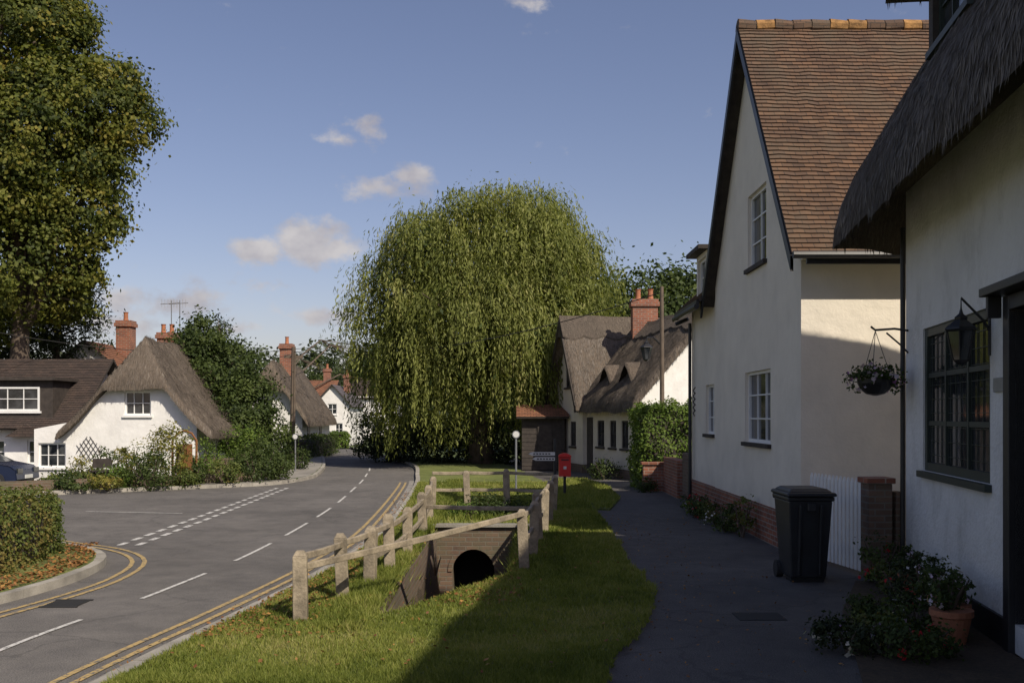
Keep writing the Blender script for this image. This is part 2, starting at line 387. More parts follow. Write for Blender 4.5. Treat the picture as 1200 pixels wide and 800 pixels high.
# ---------------------------------------------------------------- foliage
def crown(lobes,nc,lp,cr,inner=.15,flat=.75,tb=.5,tv=.25):
    lob=np.array(lobes,float)
    if lob.shape[1]==4: lob=np.column_stack([lob,lob[:,3],lob[:,3]])
    w=lob[:,3]*lob[:,4]+lob[:,3]*lob[:,5]; w/=w.sum()
    idx=rng.choice(len(lob),nc,p=w)
    d=unit(rng.normal(0,1,(nc,3))); rad=np.where(rng.random(nc)<inner,rng.uniform(.3,.75,nc),rng.uniform(.78,1.08,nc))
    cc=lob[idx,:3]+d*lob[idx,3:]*rad[:,None]
    keep=np.ones(nc,bool)
    for j in range(len(lob)):
        q=np.linalg.norm((cc-lob[j,:3])/lob[j,3:],axis=1); keep&=~((q<.6)&(idx!=j)&(rng.random(nc)<.8))
    cc=cc[keep]; d=d[keep]; n=len(cc)
    crs=cr*rng.uniform(.6,1.5,n)
    g=rng.normal(0,.5,(n,lp,3))*crs[:,None,None]; g[:,:,2]*=flat
    P=(cc[:,None,:]+g).reshape(-1,3)
    od=(d[:,None,:]*.8+unit(g.reshape(-1,3)).reshape(n,lp,3)*.6+np.array([0,0,.35])).reshape(-1,3)
    t=(np.repeat(rng.normal(tb,tv,n),lp)+rng.normal(0,.12,n*lp))
    k=P[:,2]>.02
    return P[k],unit(od)[k],t[k]
def limbs(parent,base,top,r0,lobes,seed=0,name='trunk'):
    rr=random.Random(seed); mb=MB(); b=Vector(base); t=Vector(top)
    pts=[b.lerp(t,i/5)+Vector((rr.uniform(-.1,.1),rr.uniform(-.1,.1),0))*(i>0)*r0*4 for i in range(6)]
    mb.tube(pts,[r0*(1.25 if i==0 else 1-.15*i) for i in range(6)],10)
    for l in lobes:
        s=pts[rr.choice([2,3,4])]; e=Vector(l[:3])+Vector((rr.uniform(-.3,.3),rr.uniform(-.3,.3),.2))*l[3]
        mid=s.lerp(e,.5)+Vector((0,0,.12*(e-s).length))
        mb.tube([s,s.lerp(mid,.5),mid,mid.lerp(e,.6),e],[r0*.45,r0*.38,r0*.28,r0*.17,r0*.05],7)
        for k in range(3):
            f=Vector(l[:3])+Vector((rr.uniform(-1,1),rr.uniform(-1,1),rr.uniform(-.6,.9)))*l[3]*.8
            mb.tube([mid,mid.lerp(f,.5)+Vector((0,0,.15)),f],[r0*.2,r0*.12,.01],5)
    mb.build(name,[M['bark']],parent,smooth=True)
def tree(name,base,top,r0,lobes,nc,lp,cr,size,mat,aspect=.6,**k):
    e=empty(name); limbs(e,base,top,r0,lobes)
    P,o,t=crown(lobes,nc,lp,cr,**k); leaves('leaves',P,o,size,aspect,t,mat,e); return e
def shrub(name,x,y,rx,ry,h,mat,n=2600,size=.05,z=.08,tb=.5,fl=None,nfl=0):
    e=empty(name); mb=MB()
    for i in range(5):
        a=random.uniform(0,6.28); mb.tube([(x,y,z-.03),(x+math.cos(a)*rx*.4,y+math.sin(a)*ry*.4,z+h*.45),(x+math.cos(a)*rx*.7,y+math.sin(a)*ry*.7,z+h*.8)],[.02,.014,.004],5)
    mb.build('stems',[M['bark']],e)
    lobes=[(x,y,z+h*.45,rx*.8,ry*.8,h*.5)]
    for i in range(4):
        a=random.uniform(0,6.28); lobes.append((x+math.cos(a)*rx*.45,y+math.sin(a)*ry*.45,z+h*random.uniform(.35,.65),rx*.5,ry*.5,h*.36))
    P,o,t=crown(lobes,max(8,n//26),26,min(rx,h)*.34,inner=.1,tb=tb)
    leaves('leaves',P,o,size,.55,t,mat,e)
    if fl is not None:
        P,o,t=crown(lobes,max(3,nfl//5),5,.07,inner=0); leaves('flowers',P,o,.045,.9,t,fl,e)
    return e
def hedge(name,x0,x1,y0,y1,h,mat,n,size=.05,rnd=.25,z=.05,wob=.12):
    e=empty(name); mb=MB()
    mb.bx(x0+.16,x1-.16,y0+.16,y1-.16,z,z+h-.16,0,taper=.05); mb.build('branches',[M['dark']],e,bevel=.1)
    w,d=x1-x0,y1-y0
    areas=np.array([w*d,w*h,w*h,d*h,d*h]); idx=rng.choice(5,n,p=areas/areas.sum()); a=rng.random(n);b=rng.random(n)
    P=np.zeros((n,3));O=np.zeros((n,3))
    for i,(f,o) in enumerate([(lambda a,b:(a*w,b*d,h+0*a),(0,0,1)),(lambda a,b:(a*w,0*a,b*h),(0,-1,0)),(lambda a,b:(a*w,d+0*a,b*h),(0,1,0)),(lambda a,b:(0*a,a*d,b*h),(-1,0,0)),(lambda a,b:(w+0*a,a*d,b*h),(1,0,0))]):
        k=idx==i; x,y,zz=f(a[k],b[k]); P[k]=np.column_stack([x,y,zz]); O[k]=o
    c=np.array([w/2,d/2,h/2]); q=(P-c)
    lim=np.array([w/2-rnd,d/2-rnd,h/2-rnd]); core=np.clip(q,-lim,lim); core[:,2]=np.where(q[:,2]<lim[2],q[:,2],core[:,2])
    dd=q-core; ln=np.linalg.norm(dd,axis=1,keepdims=True); q=np.where(ln>rnd,core+dd/np.maximum(ln,1e-6)*rnd,q)
    wn=np.array([noise.noise(Vector(p)*1.6)+.6*noise.noise(Vector(p)*5) for p in q])[:,None]
    P=q+c+O*(wn*wob)+rng.normal(0,.035,(n,3))-O*rng.exponential(.03,(n,1))
    P+=np.array([x0,y0,z])
    t=.5+wn[:,0]*.5+rng.normal(0,.22,n)+np.where(P[:,2]<z+.35*h,.12,0)
    leaves('leaves',P,O+np.array([0,0,.3]),size,.6,t,mat,e,jit=1.1)
    return e

# ---------------------------------------------------------------- curves
def crm(pts,step=.4):
    out=[]; P=[Vector((p[0],p[1],0)) for p in pts]; P=[P[0]*2-P[1]]+P+[P[-1]*2-P[-2]]
    for i in range(1,len(P)-2):
        n=max(2,int((P[i+1]-P[i]).length/step))
        for k in range(n):
            t=k/n; a,b,c,d=P[i-1],P[i],P[i+1],P[i+2]
            out.append(.5*((2*b)+(c-a)*t+(2*a-5*b+4*c-d)*t*t+(3*b-a-3*c+d)*t**3))
    out.append(P[-2]); return out
def offs(c,o):
    r=[]
    for i,p in enumerate(c):
        d=(c[min(i+1,len(c)-1)]-c[max(i-1,0)]).normalized(); r.append(p+Vector((d.y,-d.x,0))*o)
    return r
def ribbon(name,c,o0,o1,z,mat,parent=None):
    a=offs(c,o0);b=offs(c,o1); mb=MB()
    for i in range(len(c)-1): mb.quad(a[i]+UP*z,b[i]+UP*z,b[i+1]+UP*z,a[i+1]+UP*z)
    return mb.build(name,[mat],parent)
def kerb(name,c,o0,o1,z1,mat,z0=-.05,gap=.008):
    a=offs(c,o0);b=offs(c,o1); mb=MB()
    for i in range(len(c)-1):
        g=gap if i%2==0 else 0; d=(c[i+1]-c[i]).normalized()*g
        zz=z1+(((i//2)*7)%5-2)*.002
        lo=[a[i]+d,b[i]+d,b[i+1],a[i+1]]; 
        vs=[p+UP*z0 for p in lo]+[p+UP*zz for p in lo]
        mb.add(vs,[(4,5,6,7),(0,1,5,4),(1,2,6,5),(2,3,7,6),(3,0,4,7)])
    return mb.build(name,[mat])
KR=crm([(-4.0,-6),(-3.3,2),(-3.0,7.2),(-2.62,10.2),(-2.3,13.3),(-2.2,17.5),(-2.65,26.5),(-3.1,32),(-4.1,40),(-7,50.7),(-10.8,63),(-15,72)])
KL=crm([(-11.6,25.2),(-8.2,27.6),(-6.9,28.8),(-6.4,31),(-6.5,33.5),(-7.5,40),(-9.8,50.7),(-13.5,62),(-18,71)])
def xat(c,y):
    for i in range(len(c)-1):
        if c[i].y<=y<=c[i+1].y: 
            t=(y-c[i].y)/max(1e-6,c[i+1].y-c[i].y); return c[i].x+(c[i+1].x-c[i].x)*t
    return c[0].x if y<c[0].y else c[-1].x
mb=MB(); ys=list(np.arange(-6,31.51,.5))
for i in range(len(ys)-1):
    y0,y1=ys[i],ys[i+1]
    mb.add([(-45,y0,0),(xat(KR,y0)+.02,y0,0),(xat(KR,y1)+.02,y1,0),(-45,y1,0)],[(0,1,2,3)])
ys=list(np.arange(31.5,71,.5))
for i in range(len(ys)-1):
    y0,y1=ys[i],ys[i+1]
    mb.add([(xat(KL,y0)-.02,y0,0),(xat(KR,y0)+.02,y0,0),(xat(KR,y1)+.02,y1,0),(xat(KL,y1)-.02,y1,0)],[(0,1,2,3)])
mb.build('road',[M['asphalt']])
kerb('kerb',KR,0,.13,.1,M['kerb'])
ribbon('gutter_strip',KR[:90],-.2,0,.004,M['gutter'])
ribbon('yellow_line',KR[:88],-.33,-.27,.008,M['liney'])
ribbon('yellow_line',KR[:88],-.49,-.43,.008,M['liney'])
CL=crm([(-4.6,3),(-4.36,8.5),(-4.0,11.3),(-3.78,15),(-3.9,21),(-4.35,27.5),(-4.85,33),(-5.8,40),(-8.4,50)],.1)
ym=MB()
def dash(mb,c,y0,y1,w,z=.008):
    s=[p for p in c if y0<=p.y<=y1]; a=offs(s,-w/2);b=offs(s,w/2)
    for i in range(len(s)-1): mb.quad(a[i]+UP*z,b[i]+UP*z,b[i+1]+UP*z,a[i+1]+UP*z)
for y0,y1 in [(4.5,6.0),(7.6,9.8),(10.8,12.7),(13.6,15.6),(16.6,18.6),(19.6,21.6),(22.8,24.8),(26,28),(29.2,31.2),(32.5,34.5),(36,38)]: dash(ym,CL,y0,y1,.055)
ym.build('centre_line',[M['linew']])
gw=MB(); G=crm([(-6.05,15.2),(-6.2,20),(-6.5,27.8)],.05); yy=15.3
while yy<27.6:
    for o in (0,.28): dash(gw,[p+Vector((o,0,0)) for p in G],yy,yy+.42,.1)
    yy+=.62
gw.build('give_way_line',[M['linew']])
sl_=MB(); sl_.quad((-8.9,20.75,.008),(-6.75,20.35,.008),(-6.75,20.41,.008),(-8.9,20.81,.008)); sl_.build('side_road_line',[M['linew']])
mh=MB()
for i in range(7): mh.bx(-4.92,-4.56,10.42+i*.05,10.45+i*.05,.002,.012)
mh.bx(-4.94,-4.54,10.38,10.41,.002,.014); mh.bx(-4.94,-4.54,10.77,10.8,.002,.014); mh.build('drain_grate',[M['rubber']])

xs=[-900,-300,-100,-45,-20,-8,-4,-2.2,-1.75,-1.4,.3,.7,1.2,3,8,20,60,200,900]; ys=[-60,-20,-6,2,8.3,9.1,9.5,10.9,13,16,19,22,23,26,32,45,72,100,180,400,1500]
mb=MB(); vs=[(x,y,-1.7 if (-1.8<x<.8 and 9.3<y<22.5) else (-.03 if y<140 else .0)) for y in ys for x in xs]; nx=len(xs)
mb.add(vs,[(j*nx+i,j*nx+i+1,(j+1)*nx+i+1,(j+1)*nx+i) for j in range(len(ys)-1) for i in range(nx-1)])
mb.build('ground',[M['field']])
PL=[(-6,.0),(2,.2),(7.46,.66),(9.2,1.2),(11,1.55),(12.75,1.46),(15.25,1.55),(19,1.62),(22,1.5),(28,1.0),(36,.2),(45,-1.2)]
def pl(y): return float(np.interp(y,[p[0] for p in PL],[p[1] for p in PL]))+.07*noise.noise(Vector((0,y*1.7,3)))+.05*noise.noise(Vector((0,y*7,3)))
def sm(t): t=max(0,min(1,t)); return t*t*(3-2*t)
def vz(x,y):
    z=.1+.05*noise.noise(Vector((x*.5,y*.5,0)))*sm((x-xat(KR,y)-.1)/.5)*sm((pl(y)-x)/.6)+.015*noise.noise(Vector((x*3,y*3,1)))
    if y<18.05:
        near=9.5+(x+1.3)*1.75; d=sm((x+1.32)/.1)*sm((.05+.03*(y-13)-x)/.4)*sm((y-near)/.75)*sm((18.0-y)/.1)
        z-=1.3*d
    elif y>18.2:
        z-=.75*sm((x+1.1)/.4)*sm((.55-x)/.5)*sm((y-18.3)/.4)*sm((22-y)/1)
    return z
ys=sorted(set(list(np.arange(-6,8,.5))+list(np.arange(8,23,.1))+list(np.arange(23,45.1,.5)))); nxv=72
mb=MB(); vs=[]
for y in ys:
    x0=xat(KR,y)+.13; x1=pl(y)
    for i in range(nxv+1):
        x=x0+(x1-x0)*i/nxv; vs.append((x,y,vz(x,y)))
mb.v=vs
for j in range(len(ys)-1):
    for i in range(nxv):
        f=(j*(nxv+1)+i,j*(nxv+1)+i+1,(j+1)*(nxv+1)+i+1,(j+1)*(nxv+1)+i)
        za=sum(vs[q][2] for q in f)/4; mb.f.append(f); mb.uv.append(None); mb.m.append(1 if za<-.12 and ys[j]<18.1 else 0)
mb.build('grass_verge',[M['grass'],M['soil']],smooth=True)
mb=MB(); ys=list(np.arange(-6,45.1,.5))
for i in range(len(ys)-1):
    y0,y1=ys[i],ys[i+1]; r=lambda y: 9 if y<26 else max(1.6,4.6-(y-26)*.28)
    mb.add([(pl(y0)-.15,y0,.07),(r(y0),y0,.07),(r(y1),y1,.07),(pl(y1)-.15,y1,.07)],[(0,1,2,3)])
mb.build('footpath',[M['path']])
mc=MB(); mc.bx(2.15,2.6,9.4,9.75,.06,.076); mc.build('manhole_cover',[M['rubber']])
def prism(name,poly,z0,z1,mat):
    mb=MB(); n=len(poly); tr=tessellate_polygon([[Vector((p[0],p[1],0)) for p in poly]])
    t2=[]
    for t in tr:
        A,B,C=[Vector((*poly[i],0)) for i in t]
        t2.append(t if (B-A).cross(C-A).z>0 else (t[0],t[2],t[1]))
    mb.add([(p[0],p[1],z1) for p in poly],t2,0)
    for i in range(n):
        a,b=poly[i],poly[(i+1)%n]; mb.quad((a[0],a[1],z0),(b[0],b[1],z0),(b[0],b[1],z1),(a[0],a[1],z1),0)
    return mb.build(name,[mat])
GPp=[(1.35,20.5),(2.0,20.3),(2.5,23),(2.6,27),(2.2,30),(1.2,30.5),(.9,27),(1.1,23)]
prism('grass_patch',GPp,.05,.105,M['grass'])
# grass blades
n=215000; y=rng.uniform(0,1,n)**1.5*21+7; x=np.empty(n); z=np.empty(n); X0={};
for i in range(n):
    yy=y[i]; q=round(yy,1)
    if q not in X0: X0[q]=(xat(KR,q)+.12,pl(q)+.06)
    a,b=X0[q]; x[i]=a+(b-a)*rng.random(); z[i]=vz(x[i],yy)
kk=~((z<-.1)&(y<18.1)&(rng.random(n)<.93)); x=x[kk];y=y[kk];z=z[kk];n=len(x)
deck=(y>17.1)&(y<18.1)&(x>-1.4)&(x<.5); z=np.where(deck,.125,z)
h=(.020+.026*rng.random(n))*(1+.04*(y-7)); h=np.where(z<-.02,h*2.5,h)
rim=((np.abs(x+1.55)<.22)&(y>8.8))|(rng.random(n)<.012)|deck; h=np.where(rim,h*2.2,h)
w=.0045+.0008*(y-7); th=rng.uniform(0,6.28,n); lean=rng.normal(0,.5,(n,2))*h[:,None]
B=np.column_stack([x,y,z-.005]); D=np.column_stack([np.cos(th)*w,np.sin(th)*w,0*w]); T=B+np.column_stack([lean,h+.005])
pt=np.array([noise.noise(Vector((a*.9,b*.9,5)))+.5*noise.noise(Vector((a*4,b*4,2))) for a,b in zip(x,y)])
m2=9000; px=rng.uniform(1,2.6,m2); py=rng.uniform(20.4,30,m2); B2=np.column_stack([px,py,np.full(m2,.1)])
kk=(px>np.interp(py,[20.3,23,27,30],[1.3,1.1,.95,1.2]))&(px<np.interp(py,[20.3,23,27,30],[2.0,2.5,2.6,2.2])); B2=B2[kk]; q=len(B2); t2=rng.uniform(0,6.28,q); D2=np.column_stack([np.cos(t2)*.016,np.sin(t2)*.016,0*t2]); T2=B2+np.column_stack([rng.normal(0,.02,(q,2)),rng.uniform(.03,.09,q)])
V=np.concatenate([np.stack([B-D,B+D,T],1).reshape(-1,3),np.stack([B2-D2,B2+D2,T2],1).reshape(-1,3)])
fastmesh('grass',V,3,[L_grass],None,np.concatenate([.48+pt*.5+rng.normal(0,.17,n),rng.normal(.5,.2,q)]))
def scatter(name,fn,n,zf,mat,size):
    P=[]
    while len(P)<n:
        a,b=fn(); P.append((a,b,zf(a,b)+.012+random.random()*.015))
    P=np.array(P); leaves(name,P,np.tile([0,0,1.],(n,1)),size,.7,rng.random(n),mat,jit=.6)
def f1():
    y=random.uniform(8.5,22); x0=xat(KR,y); return (x0+.1+abs(random.gauss(0,.55)),y)
scatter('fallen_leaves',f1,5200,lambda a,b:vz(a,b),L_autumn,.042)
def f1c(): return (random.uniform(-1.25,.1),random.uniform(10,17))
scatter('fallen_leaves',f1c,2200,lambda a,b:vz(a,b),L_autumn,.045)
def f1b():
    y=random.uniform(7,26); return (xat(KR,y)-abs(random.gauss(0,.12)),y)
scatter('fallen_leaves',f1b,700,lambda a,b:.008,L_autumn,.035)
def f2():
    y=random.uniform(7.2,18); return (random.uniform(xat(KR,y)+.2,pl(y)),y)
scatter('fallen_leaves',f2,330,lambda a,b:vz(a,b)+.02,L_autumn,.042)
def f2b():
    y=random.uniform(7,20); return (pl(y)+abs(random.gauss(0,.9)),y)
scatter('fallen_leaves',f2b,650,lambda a,b:.07,L_autumn,.03)

# ---- ditch structures
e=empty('culvert_headwall'); mb=MB(); fr=Fr((-1.4,17.05),(1,0),(0,-1))
arch=[(.74+.36*math.cos(t),-.66+.38*math.sin(t)) for t in np.linspace(0,math.pi,14)]
outer=[(0,-1.25),(.38,-1.25)]+arch[::-1]+[(1.10,-1.25),(1.9,-1.25),(1.9,.1),(0,.1)]
wall(mb,fr,outer,[],0)
for i in range(len(arch)-1):
    p,q=arch[i],arch[i+1]; mb.quad(fr.p(p[0],0,p[1]),fr.p(q[0],0,q[1]),fr.p(q[0],-.85,q[1]),fr.p(p[0],-.85,p[1]),0)
    mb.add([fr.p(.74+(p[0]-.74)*k,.02,-.66+(p[1]+.66)*k) for k in (1,1.22)]+[fr.p(.74+(q[0]-.74)*k,.02,-.66+(q[1]+.66)*k) for k in (1.22,1)],[(0,1,2,3)],0)
for a in (.38,1.10): mb.quad(fr.p(a,0,-1.3),fr.p(a,-.85,-1.3),fr.p(a,-.85,-.6),fr.p(a,0,-.6),0)
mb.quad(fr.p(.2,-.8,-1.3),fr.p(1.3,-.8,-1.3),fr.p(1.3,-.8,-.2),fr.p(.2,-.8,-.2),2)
mb.bx(-1.42,.5,16.99,17.2,.1,.15,1)
mb.build('headwall',[M['brickd'],M['conc'],M['void']],e)
mb=MB(); mb.bx(-1.38,.5,17.21,18.1,-.1,.12,0); mb.build('culvert_deck',[M['grass']],e)
mb=MB(); fr=Fr((-1.28,9.5),(0,1),(1,0)); wall(mb,fr,[(0,-1.3),(7.55,-1.3),(7.55,.07),(3,.09),(0,.0)],[],0)
mb.build('stream_retaining_wall',[M['brickd']])
mb=MB(); mb.quad((-.95,12.8,-1.13),(-.35,12.8,-1.13),(-.3,17.8,-1.13),(-1.05,17.8,-1.13)); mb.build('stream_water',[M['water']])

# ---- wooden fence
def post(mb,x,y,h,w=.066,zb=None):
    z=vz(x,y) if zb is None else zb; a=random.uniform(-.15,.15); u=Vector((math.cos(a),math.sin(a),0)); v=Vector((-math.sin(a),math.cos(a),0))
    tl=Vector((random.uniform(-.05,.05),random.uniform(-.05,.05),1)); h+=random.uniform(-.03,.03)
    mb.box((x,y,z),u,v,tl,-w,w,-w,w,-.4,h-.05); mb.box((x,y,z),u,v,tl,-w+.002,w-.002,-w+.002,w-.002,h-.05,h,0,taper=.03)
def rail(mb,p,q,z0,z1,w=.022,hh=.032):
    a=Vector((p[0],p[1],z0));b=Vector((q[0],q[1],z1)); d=(b-a); n=Vector((-d.y,d.x,0)).normalized(); s=n.cross(d.normalized())
    if s.z<0: s=-s
    m=a.lerp(b,.5)-UP*.012
    for A,B in ((a,m),(m,b)):
        mb.box(A,(B-A).normalized(),n,s,0,(B-A).length,-w,w,-hh,hh)
k=.952
A=[(x*k,y*k) for x,y in [(-2.08,9.8),(-1.86,10.95),(-1.7,11.9),(-1.58,12.9),(-1.5,14.3),(-1.48,16.6),(-1.55,18.8),(-1.7,21.2)]]
Bp=[(x*k+.06,y*k) for x,y in [(.1,13.1),(.24,14.4),(.36,15.8),(.5,17.3),(.64,18.9),(.8,20.8)]]
e=empty('wooden_fence'); mb=MB()
for x,y in A: post(mb,x,y,.66)
for i in range(len(A)-1):
    rail(mb,A[i],A[i+1],.66+random.uniform(-.02,.02),.66)
for i in range(2,len(A)-1): rail(mb,A[i],A[i+1],.38,.38)
mb.build('posts_and_rails',[M['wood']],e,bevel=.008)
e=empty('wooden_fence'); mb=MB()
for x,y in Bp: post(mb,x,y,.74,.064)
for i in range(len(Bp)-1):
    rail(mb,Bp[i],Bp[i+1],.76,.76); rail(mb,Bp[i],Bp[i+1],.45,.45)
mb.build('posts_and_rails',[M['wood']],e,bevel=.008)
e=empty('wooden_fence'); mb=MB()
rail(mb,A[0],Bp[0],.58,.78)
C=[A[-1],(-.9,20.3),(-.1,20.3),Bp[-1]]
for x,y in C[1:3]: post(mb,x,y,.85,zb=.05)
for i in range(3): rail(mb,C[i],C[i+1],.84,.84); rail(mb,C[i],C[i+1],.5,.5)
rail(mb,A[5],Bp[2],.56,.6)
mb.build('posts_and_rails',[M['wood']],e,bevel=.008)

# ================================================================ cream house
H=empty('cream_house'); X=3.92; mb=MB()
fr=Fr((X,13.5),(0,1),(-1,0))
lw=(1.6,3.25,1.57,2.72); uw=(1.85,3.05,4.42,5.62)
wall(mb,fr,[(0,.62),(5.7,.62),(5.7,4.5),(2.85,8.25),(0,4.5)],[lw,uw],0)
fr3=Fr((X,19.2),(0,1),(-1,0)); sw=(.25,1.1,1.64,2.62)
wall(mb,fr3,[(0,.62),(2.5,.62),(2.5,4.35),(0,4.35)],[sw],0,b=-.03)
fr2=Fr((X,13.5),(1,0),(0,-1)); wall(mb,fr2,[(0,.05),(7,.05),(7,4.5),(0,4.5)],[],0)
mb.quad((X,21.7,.05),(X+7,21.7,.05),(X+7,21.7,6),(X,21.7,4.35),0)
mb.build('walls',[M['cream']],H)
mb=MB(); mb.bx(X-.035,X+.06,13.44,21.75,.03,.62,0); mb.bx(X+.06,X+.5,13.44,13.49,.03,.45,0); mb.build('brick_plinth',[M['brick']],H)
window(H,fr,*lw,nx=3,nz=3,sill=2); window(H,fr,*uw,nx=2,nz=3,sill=2); window(H,fr3,*sw,nx=2,nz=3,b=-.03,sill=2)
mb=MB(); rx=X-.22; ex=11.2
yr=16.35; zr=8.4; y0=13.5-.32;y1=19.2+.3; ze=4.15
slope(mb,(rx,y0,ze),(ex,y0,ze),(rx,yr,zr),(ex,yr,zr),0,nx=48,sag=.05)
slope(mb,(rx,y1,ze),(ex,y1,ze),(rx,yr,zr),(ex,yr,zr),0,nx=8)
slope(mb,(X-.3,19.3,4.25),(X-.3,22,4.25),(X+3,19.3,7.2),(X+3,22,7.2),0,nx=8)
mb.build('tiled_roof',[M['tile'],M['dark']],H)
mb=MB(); xx=rx
while xx<ex:
    dz=random.uniform(-.012,.012); mb.tube([(xx,yr,zr-.03+dz),(xx+.29,yr,zr-.03-dz)],[.13,.12],10,0 if random.random()<.6 else 1); xx+=.3
mb.build('ridge_tiles',[M['tile'],M['lichen']],H)
mb=MB()
for yb in (y0,y1):
    a=Vector((rx-.015,yb,ze-.08)); b=Vector((rx-.015,yr,zr-.08))
    mb.add([a+Vector((0,0,-.16)),b+Vector((0,0,-.16)),b+UP*.05,a+UP*.05]+[p+Vector((.04,0,0)) for p in (a+Vector((0,0,-.16)),b+Vector((0,0,-.16)),b+UP*.05,a+UP*.05)],[(0,1,2,3),(4,7,6,5),(0,4,5,1),(3,2,6,7)])
mb.bx(X-.02,ex,y0-.02,y0+.02,ze-.14,ze-.02); mb.bx(X-.34,X-.28,19.35,22,4.1,4.25)
mb.tube([(X-.34,19.3,4.12),(X-.34,22,4.12)],.055,8); mb.tube([(X-.1,21.6,4.1),(X-.34,21.75,4.0)],.04,8); mb.tube([(X-.07,21.55,4.0),(X-.07,21.55,.1)],.035,8)
mb.tube([(rx,y0-.07,ze-.03),(ex,y0-.07,ze-.03)],.05,8)
mb.build('gutters_and_bargeboards',[M['black']],H)
mb=MB(); mb.bx(X-.02,ex,y0+.03,13.49,4.1,4.14); mb.build('soffit',[M['cream']],H)
mb=MB(); frd=Fr((X-.05,19.75),(0,1),(-1,0)); wall(mb,frd,[(0,4.3),(1.1,4.3),(1.1,5.3),(0,5.3)],[(.12,.98,4.48,5.2)],0); mb.quad((X-.05,19.75,4.3),(X+1.6,19.75,4.3),(X+1.6,19.75,5.3),(X-.05,19.75,5.3)); mb.quad((X-.05,20.85,4.3),(X+1.6,20.85,4.3),(X+1.6,20.85,5.3),(X-.05,20.85,5.3))
mb.build('dormer_walls',[M['cream']],H); window(H,frd,.12,.98,4.48,5.2,2,2,sill=False)
mb=MB(); mb.bx(X-.25,X+1.9,19.62,21.0,5.3,5.38); mb.build('dormer_roof',[M['dark']],H)
mb=MB()
for i in range(5): mb.tube([(X-.05,21.0,2.6-i*.12),(X-.09,21.06,2.54-i*.12),(X-.05,21.1,2.48-i*.12)],.012,5)
mb.build('wall_ornament',[M['black']],H)

# ================================================================ white thatched house (right)
H=empty('white_thatched_house'); C0=(4.59,11.6); u=(-.152,-.988); v=(.988,-.152); nrm=(-.988,.152)
fr=Fr(C0,u,nrm); mb=MB()
win=(.78,3.04,1.41,2.94); w2=(6.5,8.5,1.4,2.9)
wall(mb,fr,[(0,.32),(3.66,.32),(3.66,.1),(4.75,.1),(4.75,.32),(15,.32),(15,4.6),(0,4.6)],[win,w2,(3.66,4.75,.33,2.85)],0,reveal=.16)
fre=Fr(C0,v,(.152,.988)); wall(mb,fre,[(0,.05),(6.5,.05),(6.5,4.6),(0,4.6)],[],0)
mb.build('walls',[M['white']],H)
mb=MB(); mb.box(fr.O,fr.u,fr.n,UP,-.03,3.5,-.1,.03,.0,.34,0); mb.box(fr.O,fr.u,fr.n,UP,4.9,15,-.1,.03,.0,.34,0)
mb.tube([fr.p(-.06,.02,.05),fr.p(-.06,.02,4.2)],.03,8)
mb.build('black_plinth_and_downpipe',[M['black']],H)
window(H,fr,*win,nx=3,nz=3,fm='green_frame',rec=.05,fw=.09,bw=.05,sill=True); window(H,fr,*w2,nx=3,nz=3,fm='green_frame',rec=.05,fw=.08,bw=.04)
mb=MB()
for i in range(12):
    a=win[0]+.1+(win[1]-win[0]-.2)*(i+.5)/12
    mb.box(fr.O,fr.u,fr.n,UP,a-.003,a+.003,-.058,-.05,win[2]+.1,win[3]-.1)
for i in range(9):
    z=win[2]+.1+(win[3]-win[2]-.2)*(i+.5)/9; mb.box(fr.O,fr.u,fr.n,UP,win[0]+.1,win[1]-.1,-.0575,-.0505,z-.003,z+.003)
mb.build('window_leading',[M['green_frame']],H)
mb=MB(); bx=lambda *a: mb.box(fr.O,fr.u,fr.n,UP,*a)
bx(3.52,3.66,-.1,.05,.05,2.97); bx(4.75,4.89,-.1,.05,.05,2.97); bx(3.66,4.75,-.1,.048,2.85,2.97); bx(3.68,4.73,-.16,-.12,.1,2.84)
for i in range(2):
    for k in range(3): bx(3.8+i*.47,4.16+i*.47,-.12,-.105,.3+k*.85,.95+k*.85)
bx(3.4,5.0,.0,.2,2.98,3.05); bx(3.45,3.5,.05,.16,2.8,2.98)
mb.build('door_and_canopy',[M['black']],H,bevel=.006)
mb=MB(); mb.box(fr.O,fr.u,fr.n,UP,3.18,3.42,0,.02,2.2,2.32); mb.build('house_plaque',[M['metal']],H,bevel=.004)
thatch(H,C0,u,v,15,6.5,4.05,1.3,.82,.74,hip0=.0,ds=.14,mat='thatchd',nz=.12,ohg=.55,straw=110000,ss=.15,ledge=.07)
mb=MB(); frd=Fr(C0,u,nrm); wall(mb,frd,[(1.5,5.1),(3.1,5.1),(3.1,6.7),(1.5,6.7)],[(1.65,2.95,5.65,6.5)],0,b=.12)
mb.quad(fr.p(1.5,.12,5.1),fr.p(1.5,-1.6,5.1),fr.p(1.5,-1.6,6.7),fr.p(1.5,.12,6.7)); mb.quad(fr.p(3.1,.12,5.1),fr.p(3.1,-1.6,5.1),fr.p(3.1,-1.6,6.7),fr.p(3.1,.12,6.7))
mb.build('dormer_walls',[M['dark']],H); window(H,frd,1.65,2.95,5.65,6.5,3,2,fm='green_frame',b=.12)
Od=fr.p(1.4,.1,0); thatch(H,Od,v,u,2.6,1.8,6.4,1.0,.5,.35,ds=.13,mat='thatchd',nz=.08,cap=False,name='dormer_thatch',straw=9000,ss=.13)
L=empty('wall_lantern'); mb=MB(); c=fr.p(3.05,.24,0); zc=2.62
